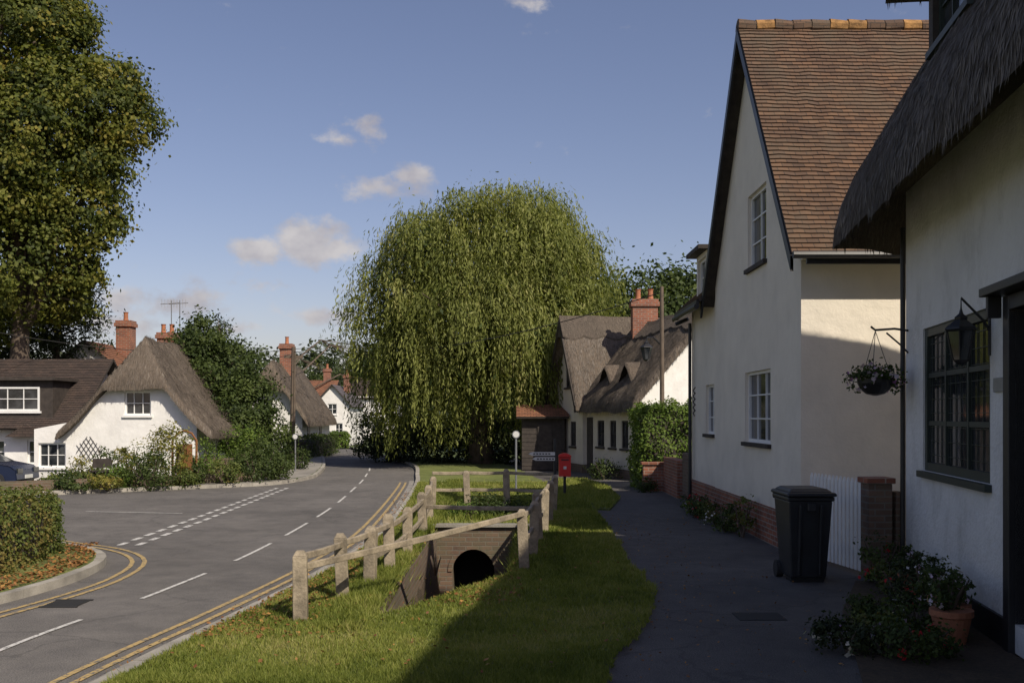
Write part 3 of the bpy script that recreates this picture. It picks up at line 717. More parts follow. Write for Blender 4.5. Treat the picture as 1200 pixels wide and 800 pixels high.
def lant(mb,x,y,z,s=1):
    ring=lambda zz,r:[(x+r*math.cos(k*math.pi/3),y+r*math.sin(k*math.pi/3),zz) for k in range(6)]
    prof=[(-.17,.02),(-.15,.05),(-.13,.065),(.1,.115),(.12,.135),(.135,.13),(.2,.05),(.22,.055),(.25,.02),(.29,.008)]
    vs=[]
    for a,r in prof: vs+=ring(z+a*s,r*s)
    for i in range(len(prof)-1):
        for k in range(6):
            f=(i*6+k,i*6+(k+1)%6,(i+1)*6+(k+1)%6,(i+1)*6+k)
            mb.add([vs[q] for q in f],[(0,1,2,3)],1 if i==2 else 0)
    for k in range(6): mb.tube([vs[12+k],vs[18+k]],.008*s,5,0)
lant(mb,c.x,c.y,zc,1.05)
w=fr.p(3.05,0,0); mb.tube([(w.x,w.y,zc+.1),(w.x-.06,w.y,zc+.2),(c.x,c.y,zc+.4),(c.x,c.y,zc+.28)],.011,6,0); mb.tube([(w.x,w.y,zc-.1),(w.x,w.y,zc+.25)],.02,6,0)
mb.build('lantern',[M['black'],M['glass']],L)
Hb=empty('hanging_basket'); mb=MB(); c=(4.16,11.4); zb=2.42; wl=(4.6,11.5)
mb.tube([(wl[0],wl[1],2.98),(4.4,11.45,3.0),(c[0],c[1],2.98),(c[0]-.05,c[1],3.02)],.013,6); mb.tube([(wl[0],wl[1],2.7),(4.5,11.48,2.8),(4.3,11.43,2.95)],.01,6); mb.tube([(wl[0]-.01,wl[1],2.65),(wl[0]-.01,wl[1],3.08)],.014,6)
for k in range(3):
    a=k*2.1; mb.tube([(c[0],c[1],2.97),(c[0]+.19*math.cos(a),c[1]+.19*math.sin(a),zb)],.004,4)
prof=[(0,.2),(-.05,.195),(-.12,.16),(-.17,.1),(-.19,.02)]
vs=[(c[0]+r*math.cos(t*math.pi/8),c[1]+r*math.sin(t*math.pi/8),zb+a) for a,r in prof for t in range(16)]
mb.add(vs,[(i*16+k,i*16+(k+1)%16,(i+1)*16+(k+1)%16,(i+1)*16+k) for i in range(4) for k in range(16)])
mb.build('bracket_and_basket',[M['black']],Hb)
lb=[(c[0],c[1],zb+.06,.24,.24,.1),(c[0]-.18,c[1],zb-.02,.1,.14,.16),(c[0]+.2,c[1]-.05,zb,.1,.12,.12)]
P,o,t=crown(lb,70,14,.07); leaves('foliage',P,o,.045,.6,t,L_green,Hb)
P,o,t=crown(lb,34,5,.05,inner=0); leaves('flowers',P,o,.05,.95,rng.random(len(P)),L_flp,Hb)

# ================================================================ brick pier, picket fence, bin
mb=MB(); mb.bx(4.2,4.48,11.72,12.0,.03,1.2,0); mb.bx(4.17,4.51,11.69,12.03,1.2,1.27,1); mb.bx(4.53,4.64,11.74,11.96,.03,1.1,0); mb.build('brick_gate_pier',[M['brickd'],M['brick']],bevel=.01)
P0=Vector((4.02,13.42,0));P1=Vector((4.24,12.02,0)); d=(P1-P0).normalized(); nn=Vector((-d.y,d.x,0)); mb=MB(); Lf=(P1-P0).length; a=0.02
while a<Lf-.06:
    mb.box(P0,d,nn,UP,a,a+.06,-.012,.012,.12,1.18)
    mb.add([P0+d*a+nn*.012+UP*1.18,P0+d*(a+.06)+nn*.012+UP*1.18,P0+d*(a+.03)+nn*.012+UP*1.24,P0+d*a-nn*.012+UP*1.18,P0+d*(a+.06)-nn*.012+UP*1.18,P0+d*(a+.03)-nn*.012+UP*1.24],[(0,1,2),(3,5,4),(0,2,5,3),(1,4,5,2)]); a+=.1
mb.box(P0,d,nn,UP,0,Lf,.013,.05,.3,.38); mb.box(P0,d,nn,UP,0,Lf,.013,.05,.92,1.0)
mb.build('white_picket_fence',[M['wpaint']])
def frustum(mb,x,y,z0,z1,a0,b0,a1,b1,mat=0):
    vs=[(x-a0,y-b0,z0),(x+a0,y-b0,z0),(x+a0,y+b0,z0),(x-a0,y+b0,z0),(x-a1,y-b1,z1),(x+a1,y-b1,z1),(x+a1,y+b1,z1),(x-a1,y+b1,z1)]
    mb.add(vs,[(0,3,2,1),(4,5,6,7),(0,1,5,4),(1,2,6,5),(2,3,7,6),(3,0,4,7)],mat)
Bn=empty('wheelie_bin'); mb=MB(); x,y=3.43,11.75
frustum(mb,x,y,.13,1.02,.205,.24,.25,.33); frustum(mb,x,y,1.02,1.07,.27,.35,.27,.35)
mb.bx(x-.05,x+.05,y-.37,y-.34,.9,1.0)
for q in (-.12,.12): frustum(mb,x+q,y-.02,.16,.98,.018,.26,.02,.335)
mb.build('body',[M['binp']],Bn,bevel=.02)
mb=MB(); frustum(mb,x,y-.01,1.075,1.12,.29,.385,.28,.37); frustum(mb,x,y,1.12,1.16,.255,.34,.21,.26); mb.bx(x-.25,x+.25,y+.36,y+.42,1.0,1.09); mb.build('lid',[M['binp']],Bn,bevel=.02)
mb=MB(); mb.tube([(x-.26,y+.24,.17),(x-.18,y+.24,.17)],.1,16); mb.tube([(x+.18,y+.24,.17),(x+.26,y+.24,.17)],.1,16); mb.tube([(x-.2,y+.24,.17),(x+.2,y+.24,.17)],.02,8); frustum(mb,x,y-.08,.07,.13,.18,.12,.2,.14)
mb.build('wheels',[M['rubber']],Bn)

# ================================================================ right thatched cottage
H=empty('thatched_cottage'); O=Vector((3.75,29.2,0)); cu=Vector((-.265,.964,0)); cv=Vector((.964,.265,0))
fr=Fr(O,cu,-cv); mb=MB()
wn=[(.9,1.45,1.0,1.85),(1.9,2.45,1.0,1.85),(2.95,3.6,1.0,1.85)]
wall(mb,fr,[(0,.35),(4.7,.35),(4.7,2.6),(0,2.6)],wn,0)
frw=Fr(O-cv*.15,cu,-cv); ww=[(5.3,5.9,.95,1.8),(5.8,6.4,3.0,3.7)]
wall(mb,frw,[(4.6,.35),(7.6,.35),(7.6,2.7),(6.1,5.3),(4.6,2.7)],ww,0)
frg=Fr(O,cv,-cu); wall(mb,frg,[(0,.05),(4,.05),(4,2.6),(2,5.0),(0,2.6)],[],1)
frg2=Fr(O+cu*4.6-cv*.15,cv,-cu); wall(mb,frg2,[(0,.35),(1,.35),(1,3),(0,2.7)],[],0)
mb.build('walls',[M['beige'],M['whitew']],H)
mb=MB(); mb.box(O,cu,-cv,UP,-.02,4.6,-.1,.03,0,.36); mb.box(O,cu,-cv,UP,4.6,7.62,-.1,.18,0,.36); mb.build('brick_plinth',[M['brickd']],H)
for w in wn: window(H,fr,*w,nx=2,nz=2,rec=.06,fm='dark')
for w in ww: window(H,frw,*w,nx=2,nz=2,rec=.06,fm='dark')
mb=MB(); mb.box(O,cu,-cv,UP,4.0,4.5,0,.04,.1,1.95); mb.build('door',[M['dark']],H)
thatch(H,O,cu,cv,4.7,4.0,2.12,1.15,.32,.35,ds=.16,nz=.14,ohg=.25,straw=22000,ss=.2,ledge=.03)
thatch(H,O+cu*4.6-cv*.15,cv,cu,4.3,3.0,2.2,1.65,.28,.3,ds=.15,nz=.08,ohg=.35,name='wing_roof',straw=12000,ss=.2,ledge=.03)
mb=MB()
for a,b in ((4.35,2.35),(7.85,2.35)): 
    p=frw.p(a,.37,b); q=frw.p(6.1,.37,5.35); mb.add([p,q,q-UP*.25,p-UP*.25,p+cv*.05,q+cv*.05,q-UP*.25+cv*.05,p-UP*.25+cv*.05],[(0,1,2,3),(4,7,6,5),(0,4,5,1),(3,2,6,7)])
mb.build('bargeboard',[M['dark']],H)
for k in (1.1,2.9):   # eyebrow dormers: dark recessed triangle under a swept thatch hood
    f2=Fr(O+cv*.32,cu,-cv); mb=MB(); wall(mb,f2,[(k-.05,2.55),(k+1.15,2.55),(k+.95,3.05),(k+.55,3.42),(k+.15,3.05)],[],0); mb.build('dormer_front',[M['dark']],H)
    mb=MB(); prof=[(-.25,2.78),(.1,3.12),(.35,3.42),(.55,3.56),(.75,3.42),(1.0,3.12),(1.35,2.78)]
    vs=[]
    for b_,dz,sx in ((.14,0,1),(.1,.1,1.04),(-.9,.13,.7),(-1.25,.1,.2)):
        for a,z in prof: vs.append(f2.p(k+.55+(a-.55)*sx,b_,(z if b_>-.5 else z*.4+3.56*.6)+dz))
    mb.add(vs,[(r*7+i,r*7+i+1,(r+1)*7+i+1,(r+1)*7+i) for r in range(3) for i in range(6)]); mb.build('dormer_thatch',[M['thatch']],H,smooth=True)
cpos=O+cu*4.4+cv*2.0; chimney(H,cpos.x,cpos.y,4.2,5.95,.85,.6,2)
H=empty('timber_shed'); mb=MB()
for i in range(14): mb.bx(.35,1.85,35.0-.012*(i%2),35.05,.1+i*.14,.1+i*.14+.135,0)
mb.bx(.35,1.85,35.06,37,.05,2.06,0); mb.bx(.9,1.4,34.95,34.985,.1,1.7,0)
mb.build('walls',[M['dark']],H)
mb=MB(); slope(mb,(.15,34.7,1.95),(2.0,34.7,1.95),(.15,36,2.4),(2.0,36,2.4),0,course=.14,nx=8); slope(mb,(.15,37.3,1.95),(2.0,37.3,1.95),(.15,36,2.4),(2.0,36,2.4),0,course=.14,nx=6); mb.build('tiled_roof',[M['tileo'],M['dark']],H)
mb=MB(); mb.bx(3.35,4.1,25.4,25.6,.05,.75,0); mb.bx(3.3,4.15,25.36,25.64,.75,.82,0); mb.bx(3.85,4.15,23.2,25.3,.05,.95,0); mb.build('low_brick_wall',[M['brick']],bevel=.01)
mb=MB(); mb.bx(3.95,4.25,21.85,23.1,.05,1.15,0); mb.build('low_brick_wall',[M['brickd']],bevel=.01)
hedge('ivy_hedge',3.3,5.4,25.8,27.6,2.25,L_bright,15000,.08,.3,.05,.22)
shrub('garden_shrub',2.8,30.3,.5,.5,.6,L_green,1500,.07); shrub('garden_shrub',3.35,25.2,.3,.25,.35,L_green,700,.06)
H=empty('street_lamp'); mb=MB(); mb.tube([(4.13,27.4,0),(4.13,27.4,2.5),(4.12,27.4,5.55)],[.075,.065,.05],8); mb.build('pole',[M['pole']],H)
mb=MB(); mb.tube([(4.1,27.4,3.95),(3.9,27.4,4.15),(3.72,27.4,4.15),(3.7,27.4,4.05)],.025,6); lant(mb,3.7,27.4,3.72,1.3); mb.build('lantern',[M['black'],M['glass']],H)

# ================================================================ street furniture
H=empty('post_box'); mb=MB(); x,y=1.26,23.8; mb.tube([(x,y,0),(x,y,.62)],.035,10,1)
mb.bx(x-.14,x+.14,y-.12,y+.14,.56,1.02,0)
n=8; arc=[(x+.155*math.cos(t),1.02+.09*math.sin(t)) for t in np.linspace(0,math.pi,n)]
mb.add([(a,y-.15,z) for a,z in arc]+[(a,y+.16,z) for a,z in arc],[tuple(range(n))[::-1],tuple(range(n,2*n))]+[(i,i+1,n+i+1,n+i) for i in range(n-1)]+[(0,n,2*n-1,n-1)],0)
mb.bx(x-.09,x+.09,y-.135,y-.121,.94,.97,1); mb.bx(x-.035,x+.035,y-.13,y-.121,.73,.8,2); mb.build('box_and_post',[M['red'],M['black'],M['signw']],H,bevel=.006)
def sign(name,x,y,h,r,face):
    H=empty(name); mb=MB(); mb.tube([(x,y,0),(x,y,h)],.026,8,0)
    n=20; zc=h-r*.6
    for rr,yy,mm in ((r,y-.04,1),(r*.78,y-.045,2)):
        vs=[(x+rr*math.cos(k*2*math.pi/n),yy,zc+rr*math.sin(k*2*math.pi/n)) for k in range(n)]; mb.add(vs,[tuple(range(n))[::-1]],mm)
    mb.tube([(x,y-.038,zc),(x,y-.028,zc)],r,20,0)
    mb.build('sign',[M['metal'],M[face[0]],M[face[1]]],H)
sign('road_sign',.1,24.5,1.6,.095,('metal','signw')); sign('road_sign',-7.4,34,1.35,.1,('metal','signw'))
H=empty('finger_post_sign'); mb=MB(); x,y=.93,21.6; mb.tube([(x,y,0),(x,y,1.5)],.03,8,1)
for z,dx in ((1.14,-.5),(1.03,-.42)):
    mb.add([(x,y-.04,z),(x,y-.04,z+.075),(x+dx,y-.04,z+.075),(x+dx-.07,y-.04,z+.037),(x+dx,y-.04,z),(x,y-.01,z),(x,y-.01,z+.075),(x+dx,y-.01,z+.075),(x+dx-.07,y-.01,z+.037),(x+dx,y-.01,z)],[(0,4,3,2,1),(5,6,7,8,9),(0,1,6,5),(1,2,7,6),(2,3,8,7),(3,4,9,8),(4,0,5,9)],0)
    for k in range(6): mb.bx(x+dx+.03+k*.065,x+dx+.075+k*.065,y-.043,y-.041,z+.025,z+.052,1)
mb.build('arms_and_post',[M['signw'],M['black']],H)
H=empty('utility_pole'); mb=MB(); x,y=-9.95,45; mb.tube([(x,y,0),(x+.05,y,2.5),(x+.08,y,5.1)],[.14,.12,.1],8); mb.bx(x-.35,x+.5,y-.05,y+.05,4.6,4.72); mb.build('pole',[M['pole']],H)
mb=MB()
def wire(a,b,sag):
    a=Vector(a);b=Vector(b); mb.tube([a.lerp(b,t/12)-UP*sag*4*(t/12)*(1-t/12) for t in range(13)],.014,4,cap=False)
wire((-9.9,45,5),(-17,30,4.8),.5); wire((-9.9,45,4.9),(4.13,27.4,5.4),.7); wire((-9.9,45,5.05),(-14,75,5.6),.6); wire((-9.9,45,4.8),(-11.4,31,3.8),.3); wire((-9.9,45,5.0),(-4,62,8.2),.3)
mb.build('wires',[M['rubber']],H)

# ================================================================ left side
GP=[(-13.3,24.6)]+[(p.x-.12,p.y) for p in KL if p.y<70]+[(-45,70),(-45,32),(-13.3,32)]
prism('garden_ground',GP,-.04,.1,M['field'])
kerb('kerb',crm([(-13.3,24.5),(-11.6,25.1)])[:-1]+KL,-.13,0,.1,M['kerb'])
ribbon('pavement',KL[8:60],-1.1,-.14,.106,M['gutter'])
ISL=crm([(-8.2,-4),(-6.6,4),(-5.75,9),(-5.32,11.2),(-5.28,12.4),(-5.5,13.5),(-6.05,14.4),(-6.9,15.1),(-8.6,16.1),(-14,18),(-45,24)],.35)
prism('verge_island',[(-45,-4)]+[(p.x-.12,p.y) for p in ISL],-.04,.1,M['grass'])
kerb('kerb',ISL,-.13,0,.1,M['kerb']); ribbon('yellow_line',ISL[5:75],.3,.36,.008,M['liney']); ribbon('yellow_line',ISL[5:75],.46,.52,.008,M['liney'])
hedge('clipped_hedge',-13,-6.15,11.5,14.0,.9,L_hedge,60000,.046,.4,.08,.12)
def f3():
    y=random.uniform(9,14.8); return (xat(ISL,min(y,14.3))-.15-abs(random.gauss(0,.35)),y)
scatter('fallen_leaves',f3,1700,lambda a,b:.1,L_autumn,.05)

H=empty('thatched_cottage'); mb=MB(); fr=Fr((-14.4,30),(1,0),(0,-1))
w1=(2.72,3.52,2.02,2.74); w0=(.12,.95,.45,1.18)
wall(mb,fr,[(0,.05),(4.9,.05),(4.9,1.75),(3.75,3.0),(2.45,3.0),(1.3,1.85),(0,1.6)],[w1,w0],0)
frr=Fr((-9.5,30),(0,1),(1,0)); wall(mb,frr,[(0,.05),(7,.05),(7,1.9),(0,1.75)],[(2,2.8,.8,1.5)],0); window(H,frr,2,2.8,.8,1.5,2,2)
mb.build('walls',[M['whitew']],H); window(H,fr,*w1,nx=3,nz=2); window(H,fr,*w0,nx=3,nz=2)
mb=MB()
for i in range(5):
    a=i*.12
    for s in (1,-1):
        c0=Vector((-12.75,29.97-.012*s,1.0)); dv=Vector((s*.55,0,.83)); nv=Vector((.83*s,0,-.55))*(a-.24)*1.0
        mb.tube([c0+nv-dv*.3,c0+nv+dv*.3],.009,4)
mb.build('trellis',[M['dark']],H)
thatch(H,(-13.15,30),(0,1),(1,0),7,3.7,1.32,1.2,.28,.5,hip0=1.35,ds=.12,nz=.07,ohg=.3,pw=1.28,cap=False,straw=24000,ss=.17,ledge=.03)
thatch(H,(-12.0,30.9),(0,1),(1,0),4.8,1.4,2.9,1.25,.16,.15,hip0=.2,ds=.12,nz=.04,cap=False,name='thatched_ridge',mat='thatchd')
H=empty('tiled_cottage'); mb=MB(); fr=Fr((-24,31),(1,0),(0,-1))
ww=[(7.0,8.2,.5,1.25),(8.9,9.6,.5,1.25),(3,4.5,.5,1.25)]
wall(mb,fr,[(0,.05),(10.2,.05),(10.2,1.75),(0,1.75)],ww,0); mb.quad((-13.8,31,.05),(-13.8,36,.05),(-13.8,36,1.8),(-13.8,31,1.8)); mb.add([(-13.8,31,1.7),(-13.8,36,1.7),(-13.8,33.5,3.8)],[(0,1,2)])
mb.build('walls',[M['whitew']],H)
for w in ww: window(H,fr,*w,nx=3,nz=2)
mb=MB(); slope(mb,(-24.2,30.6,1.6),(-13.4,30.6,1.6),(-24.2,33.5,3.9),(-13.4,33.5,3.9),0,nx=30); slope(mb,(-24.2,36.4,1.6),(-13.4,36.4,1.6),(-24.2,33.5,3.9),(-13.4,33.5,3.9),0,nx=8); mb.build('tiled_roof',[M['tiledk'],M['dark']],H)
mb=MB(); frd=Fr((-17.2,31.0),(1,0),(0,-1)); wall(mb,frd,[(0,1.9),(2.9,1.9),(2.9,3.1),(0,3.1)],[(1.0,2.5,2.15,2.9)],0); mb.bx(-17.2,-14.3,31.02,33,1.8,3.09,0)
mb.bx(-17.35,-14.15,30.8,33.2,3.1,3.2,0); mb.build('dormer_walls',[M['dark']],H)
window(H,frd,1.0,2.5,2.15,2.9,nx=3,nz=2,rec=.0,fw=.06)
mb=MB(); mb.add([(-15.6,30.6,1.35),(-14.3,30.6,1.35),(-14.95,30.6,1.75),(-15.6,31,1.35),(-14.3,31,1.35),(-14.95,31,1.75)],[(0,1,2),(0,2,5,3),(1,4,5,2)]); mb.build('porch_roof',[M['tiledk']],H)
H=empty('brick_house'); mb=MB(); fr=Fr((-17.4,40),(1,0),(0,-1)); wall(mb,fr,[(0,.05),(5.4,.05),(5.4,3.6),(0,3.6)],[],0)
mb.build('walls',[M['whitew']],H); mb=MB(); slope(mb,(-17.6,39.7,3.4),(-11.8,39.7,3.4),(-17.2,42,4.6),(-12,42,4.6),0,nx=8,course=.14); slope(mb,(-17.6,44.3,3.4),(-11.8,44.3,3.4),(-17.2,42,4.6),(-12,42,4.6),0,nx=4,course=.14); mb.build('tiled_roof',[M['tileo'],M['dark']],H)
chimney(H,-15.9,41,4.0,5.9,.6,.6,1); chimney(H,-14.35,41.5,4.0,5.45,.7,.6,2); chimney(H,-20.3,38.5,3.2,5.2,.7,.6,2)
mb=MB(); fr=Fr((-17.6,38.5),(1,0),(0,-1)); wall(mb,fr,[(0,.05),(2.2,.05),(2.2,4.0),(1.1,4.75),(0,4.0)],[],0); mb.build('gable',[M['whitew']],H)
mb=MB(); slope(mb,(-17.8,38.3,3.9),(-17.8,41,3.9),(-16.5,38.3,4.9),(-16.5,41,4.9),0,nx=3,course=.14); slope(mb,(-15.2,38.3,3.9),(-15.2,41,3.9),(-16.5,38.3,4.9),(-16.5,41,4.9),0,nx=3,course=.14); mb.build('gable_roof',[M['tileo'],M['dark']],H)
mb=MB()
for ax_ in (-14.2,-13.85):
    mb.tube([(ax_,41.5,5.3),(ax_,41.5,6.8)],.02,5)
    mb.tube([(ax_-.45,41.5,6.65),(ax_+.35,41.5,6.7)],.014,4)
    for k in range(6): mb.tube([(ax_-.4+k*.13,41.5,6.5),(ax_-.4+k*.13,41.5,6.85)],.01,4)
mb.build('aerials',[M['metal']],H)
H=empty('thatched_cottage'); mb=MB(); fr=Fr((-13.1,47),(1,0),(0,-1)); wall(mb,fr,[(0,.05),(3.2,.05),(3.2,2.0),(2.3,3.4),(.9,3.4),(0,2)],[(1.1,1.8,2.2,2.8)],0); frr=Fr((-9.9,47),(0,1),(1,0)); wall(mb,frr,[(0,.05),(7,.05),(7,2),(0,2)],[(1,1.8,.8,1.6),(4,4.8,.8,1.6)],0)
mb.build('walls',[M['whitew']],H); window(H,fr,1.1,1.8,2.2,2.8); window(H,frr,1,1.8,.8,1.6); window(H,frr,4,4.8,.8,1.6)
thatch(H,(-13.1,47),(0,1),(1,0),7,3.2,1.5,1.45,.3,.35,hip0=1.1,ds=.2,nz=.1,straw=9000,ss=.25,cap=False); chimney(H,-11.3,50,4,5.6,.6,.6,1)
def house(name,x0,x1,y0,y1,he,hr,wm,rm,gable_front,wins):
    H=empty(name); mb=MB(); fr=Fr((x0,y0),(1,0),(0,-1)); W=x1-x0
    if gable_front: wall(mb,fr,[(0,0),(W,0),(W,he),(W/2,hr),(0,he)],wins,0)
    else: wall(mb,fr,[(0,0),(W,0),(W,he),(0,he)],wins,0)
    for xx,s in ((x0,-1),(x1,1)):
        f2=Fr((xx,y0),(0,1),(s,0)); D=y1-y0
        wall(mb,f2,[(0,0),(D,0),(D,he),(0,he)] if gable_front else [(0,0),(D,0),(D,he),(D/2,hr),(0,he)],[],0)
    mb.build('walls',[M[wm]],H)
    for w in wins: window(H,fr,*w)
    mb=MB()
    if gable_front:
        xm=(x0+x1)/2
        for xe in (x0-.2,x1+.2): slope(mb,(xe,y0-.2,he-.2),(xe,y1+.2,he-.2),(xm,y0-.2,hr),(xm,y1+.2,hr),0,nx=4,course=.2)
    else:
        ymm=(y0+y1)/2
        for ye in (y0-.2,y1+.2): slope(mb,(x0-.2,ye,he-.2),(x1+.2,ye,he-.2),(x0-.2,ymm,hr),(x1+.2,ymm,hr),0,nx=6,course=.2)
    mb.build('tiled_roof',[M[rm],M['dark']],H); return H
h1=house('white_house',-16.6,-13.4,73,79,3.3,4.7,'whitew','tileo',False,[(.7,1.4,.8,1.6),(1.9,2.6,.8,1.6),(.7,1.4,2.2,2.9),(1.9,2.6,2.2,2.9)])
chimney(h1,-14.1,76,4.3,5.6,.5,.5,1)
h2=house('white_house',-13.3,-10.9,67,73,2.8,4.1,'whitew','slate',True,[(.5,1.0,.7,1.5),(1.4,1.9,.7,1.5),(.9,1.5,2.1,2.8)])
chimney(h2,-11.6,70,3.6,4.9,.4,.4,1)
h3=house('white_house',-13.4,-9.6,82,88,3.6,5.0,'whitew','tiledk',False,[(.5,1.2,.9,1.7),(1.8,2.5,.9,1.7)])
hedge('roadside_hedge',-12.6,-10.0,60,61.5,1.0,L_bright,3000,.13,.4)
hedge('roadside_hedge',-10.4,-9.0,44,52,1.0,L_green,5000,.1,.3)

# ---- parked car
H=empty('parked_car'); s=.74; cx,cy=-14.9,27.6
def cpt(l,w,z): return (cx+l*s,cy+w*s,z*s)
prof=[(-2,.35),(-2.03,.7),(-1.95,.98),(-1.1,1.02),(.95,1.0),(1.75,.86),(1.98,.7),(2.02,.35),(1.7,.25),(-1.7,.25)]
mb=MB(); n=len(prof); vs=[]
for wv,sh in ((-.84,.0),(-.88,1),(.88,1),(.84,0)):
    for l,z in prof: vs.append(cpt(l*(.985 if not sh else 1),wv,z if sh or z<.9 else z+.02))
fs=[(k*n+i,k*n+(i+1)%n,(k+1)*n+(i+1)%n,(k+1)*n+i) for k in range(3) for i in range(n)]+[tuple(range(n))[::-1],tuple(3*n+i for i in range(n))]
mb.add(vs,fs,0); mb.build('body',[M['blue']],H,bevel=.02)
mb=MB()
gv=[cpt(-1.8,-.8,.99),cpt(1.1,-.8,.99),cpt(1.1,.8,.99),cpt(-1.8,.8,.99),cpt(-1.4,-.62,1.42),cpt(.3,-.62,1.42),cpt(.3,.62,1.42),cpt(-1.4,.62,1.42)]
mb.add(gv,[(0,1,5,4),(1,2,6,5),(2,3,7,6),(3,0,4,7)],1); mb.add([cpt(-1.42,-.63,1.42),cpt(.32,-.63,1.42),cpt(.32,.63,1.42),cpt(-1.42,.63,1.42),cpt(-1.3,-.55,1.47),cpt(.2,-.55,1.47),cpt(.2,.55,1.47),cpt(-1.3,.55,1.47)],[(4,5,6,7),(0,1,5,4),(1,2,6,5),(2,3,7,6),(3,0,4,7)],0)
for l in (-1.78,-.5,.35,1.08):
    t=(l+1.8)/2.9; mb.tube([cpt(l,-.81,.99),cpt(-1.4+1.7*t,-.63,1.43)],.025,5,0)
mb.build('cabin',[M['blue'],M['glass']],H)
mb=MB()
for l in (-1.25,1.25):
    for w in (-.9,.72): mb.tube([cpt(l,w,.31),cpt(l,w+.2,.31)],.31*s,18,0); mb.tube([cpt(l,w-.01,.31),cpt(l,w+.01,.31)],.18*s,12,1)
mb.build('wheels',[M['rubber'],M['metal']],H)
mb=MB()
for w in (-.62,.62): mb.box(cpt(1.99,w,.68),(1,0,0),(0,1,0),UP,-.03,.03,-.14,.14,-.06,.06,0)
mb.box(cpt(2.03,0,.45),(1,0,0),(0,1,0),UP,-.01,.02,-.2,.2,-.05,.05,1); mb.build('headlights',[M['glass'],M['signw']],H)

# ---- left garden planting
for (px,pd,w,h,mt,n) in [(75,26.3,.6,.5,L_green,1800),(105,26.6,.6,.45,L_hedge,1800),(140,26.8,.55,.6,L_bright,1800),(172,26.5,.75,.95,L_green,3500),(200,27.6,.65,1.65,L_yel,3000),(228,27.6,.35,.6,L_green,1300),
    (262,27.9,.5,.7,L_hedge,1500),(300,28.9,.75,1.05,L_green,3500),(325,29.6,.5,.8,L_green,2000),(150,28.4,.4,1.3,L_yel,1300),(285,31,.9,1.7,L_bright,3500),(125,28.8,.35,1.2,L_green,900),(60,26.2,.4,.35,L_hedge,900),(350,35.5,.4,.8,L_green,1200),(95,27.4,.5,.8,L_yel,1200),(245,29.2,.6,1.2,L_bright,1800),(85,25.6,.5,.3,L_green,1200),(125,25.9,.5,.35,L_yel,1200),(215,27.2,.4,.4,L_hedge,1200),(180,27.9,.5,.9,L_hedge,1500),(312,30.5,.7,1.3,L_green,2500)]:
    shrub('garden_shrub',(px-600)/1167*pd,pd,w,w*.8,h,mt,n,.075,tb=.5)
kerb('low_garden_wall',crm([(-13.2,25.0),(-11.8,25.7),(-8.4,28.1),(-7.4,29.0)],.5),-.2,0,.34,M['brickd'],gap=0)
mb=MB(); mb.bx(-9.4,-8.2,29.2,29.4,.08,.75,0); mb.build('low_brick_wall',[M['brickd']],bevel=.01)
mb=MB(); mb.bx(-9.55,-9.1,28.3,28.35,.1,1.2); mb.tube([(-9.65,28.3,.1),(-9.65,28.3,1.3),(-9.5,28.3,1.5),(-9.3,28.3,1.58),(-9.1,28.3,1.5),(-8.97,28.3,1.3),(-8.97,28.3,.1)],.035,6); mb.build('garden_gate',[M['woodb']])
mb=MB(); mb.bx(-11.3,-10.8,26.7,26.78,.35,.42);mb.bx(-11.3,-10.8,26.6,26.85,.5,.55);mb.bx(-11.28,-11.22,26.62,26.84,.1,.5);mb.bx(-10.88,-10.82,26.62,26.84,.1,.5); mb.bx(-11.3,-10.8,26.82,26.86,.6,.85); mb.build('garden_bench',[M['dark']])

# ================================================================ trees
lob=[(-16.9,34,15.0,2.4),(-14.4,34,12.4,1.7),(-16.3,33.5,11.2,2.5),(-15.0,34,9.2,1.5),(-16.8,34,7.4,2.1),(-15.6,34.5,6.3,1.1),(-19.6,34,11.8,3.2),(-19,35,7.5,3),(-18,34,17,2.3),(-13.1,34,11.9,.95),(-15.3,34,14.6,1.2),(-13.5,34,13.1,.8),(-13.9,33.8,10.2,.9),(-15.4,33,12.8,1.1),(-16.6,32.6,9.6,1.2),(-14.2,34,8.1,.7),(-14.4,34,11.0,1.0),(-16.0,34,16.6,.9),(-14.5,34,6.9,.5)]
tree('lime_tree',(-17.3,35,0),(-17,34.5,12),.42,lob,1700,105,.52,.145,L_lime,.7,tb=.48,tv=.22)
tree('conifer_tree',(-17.4,38,0),(-17.4,38,7),.2,[(-16.9,38,5.2,1.3),(-18.6,38,6,2.0),(-21,38,5.5,2.3),(-16.6,38,6.6,.8)],380,70,.5,.15,L_dark,.4)
tree('garden_tree',(-11,34.5,0),(-11,34.5,4),.14,[(-10.95,34.5,4.4,.8),(-11.4,35,3.4,1.3),(-10.1,34.5,3.6,1.15),(-9.2,34.3,2.4,1.0),(-10.95,34.5,5.1,.4),(-9.5,33.6,1.7,1.2),(-8.6,34.5,1.3,.9)],520,75,.38,.115,L_green,.6,tb=.55)
tree('conifer_tree',(-10.9,37,0),(-10.9,37,5.4),.12,[(-10.9,37,4.6,.6),(-10.9,37,5.4,.3),(-10.9,37,3.8,1.0)],90,60,.3,.12,L_dark,.4)
tree('background_tree',(7,49,0),(7,49,5),.3,[(6,48,6.3,2.7),(8.8,49,6.0,2.9),(11.5,50,5.5,3),(4.8,50,6.6,2.2),(7.5,49,7.9,1.4)],420,75,.85,.22,L_green,.6)
tree('background_tree',(3,55,0),(3,55,5),.3,[(3.4,55,7.0,3.0),(0,56,4,3)],160,60,1,.3,L_green,.6)
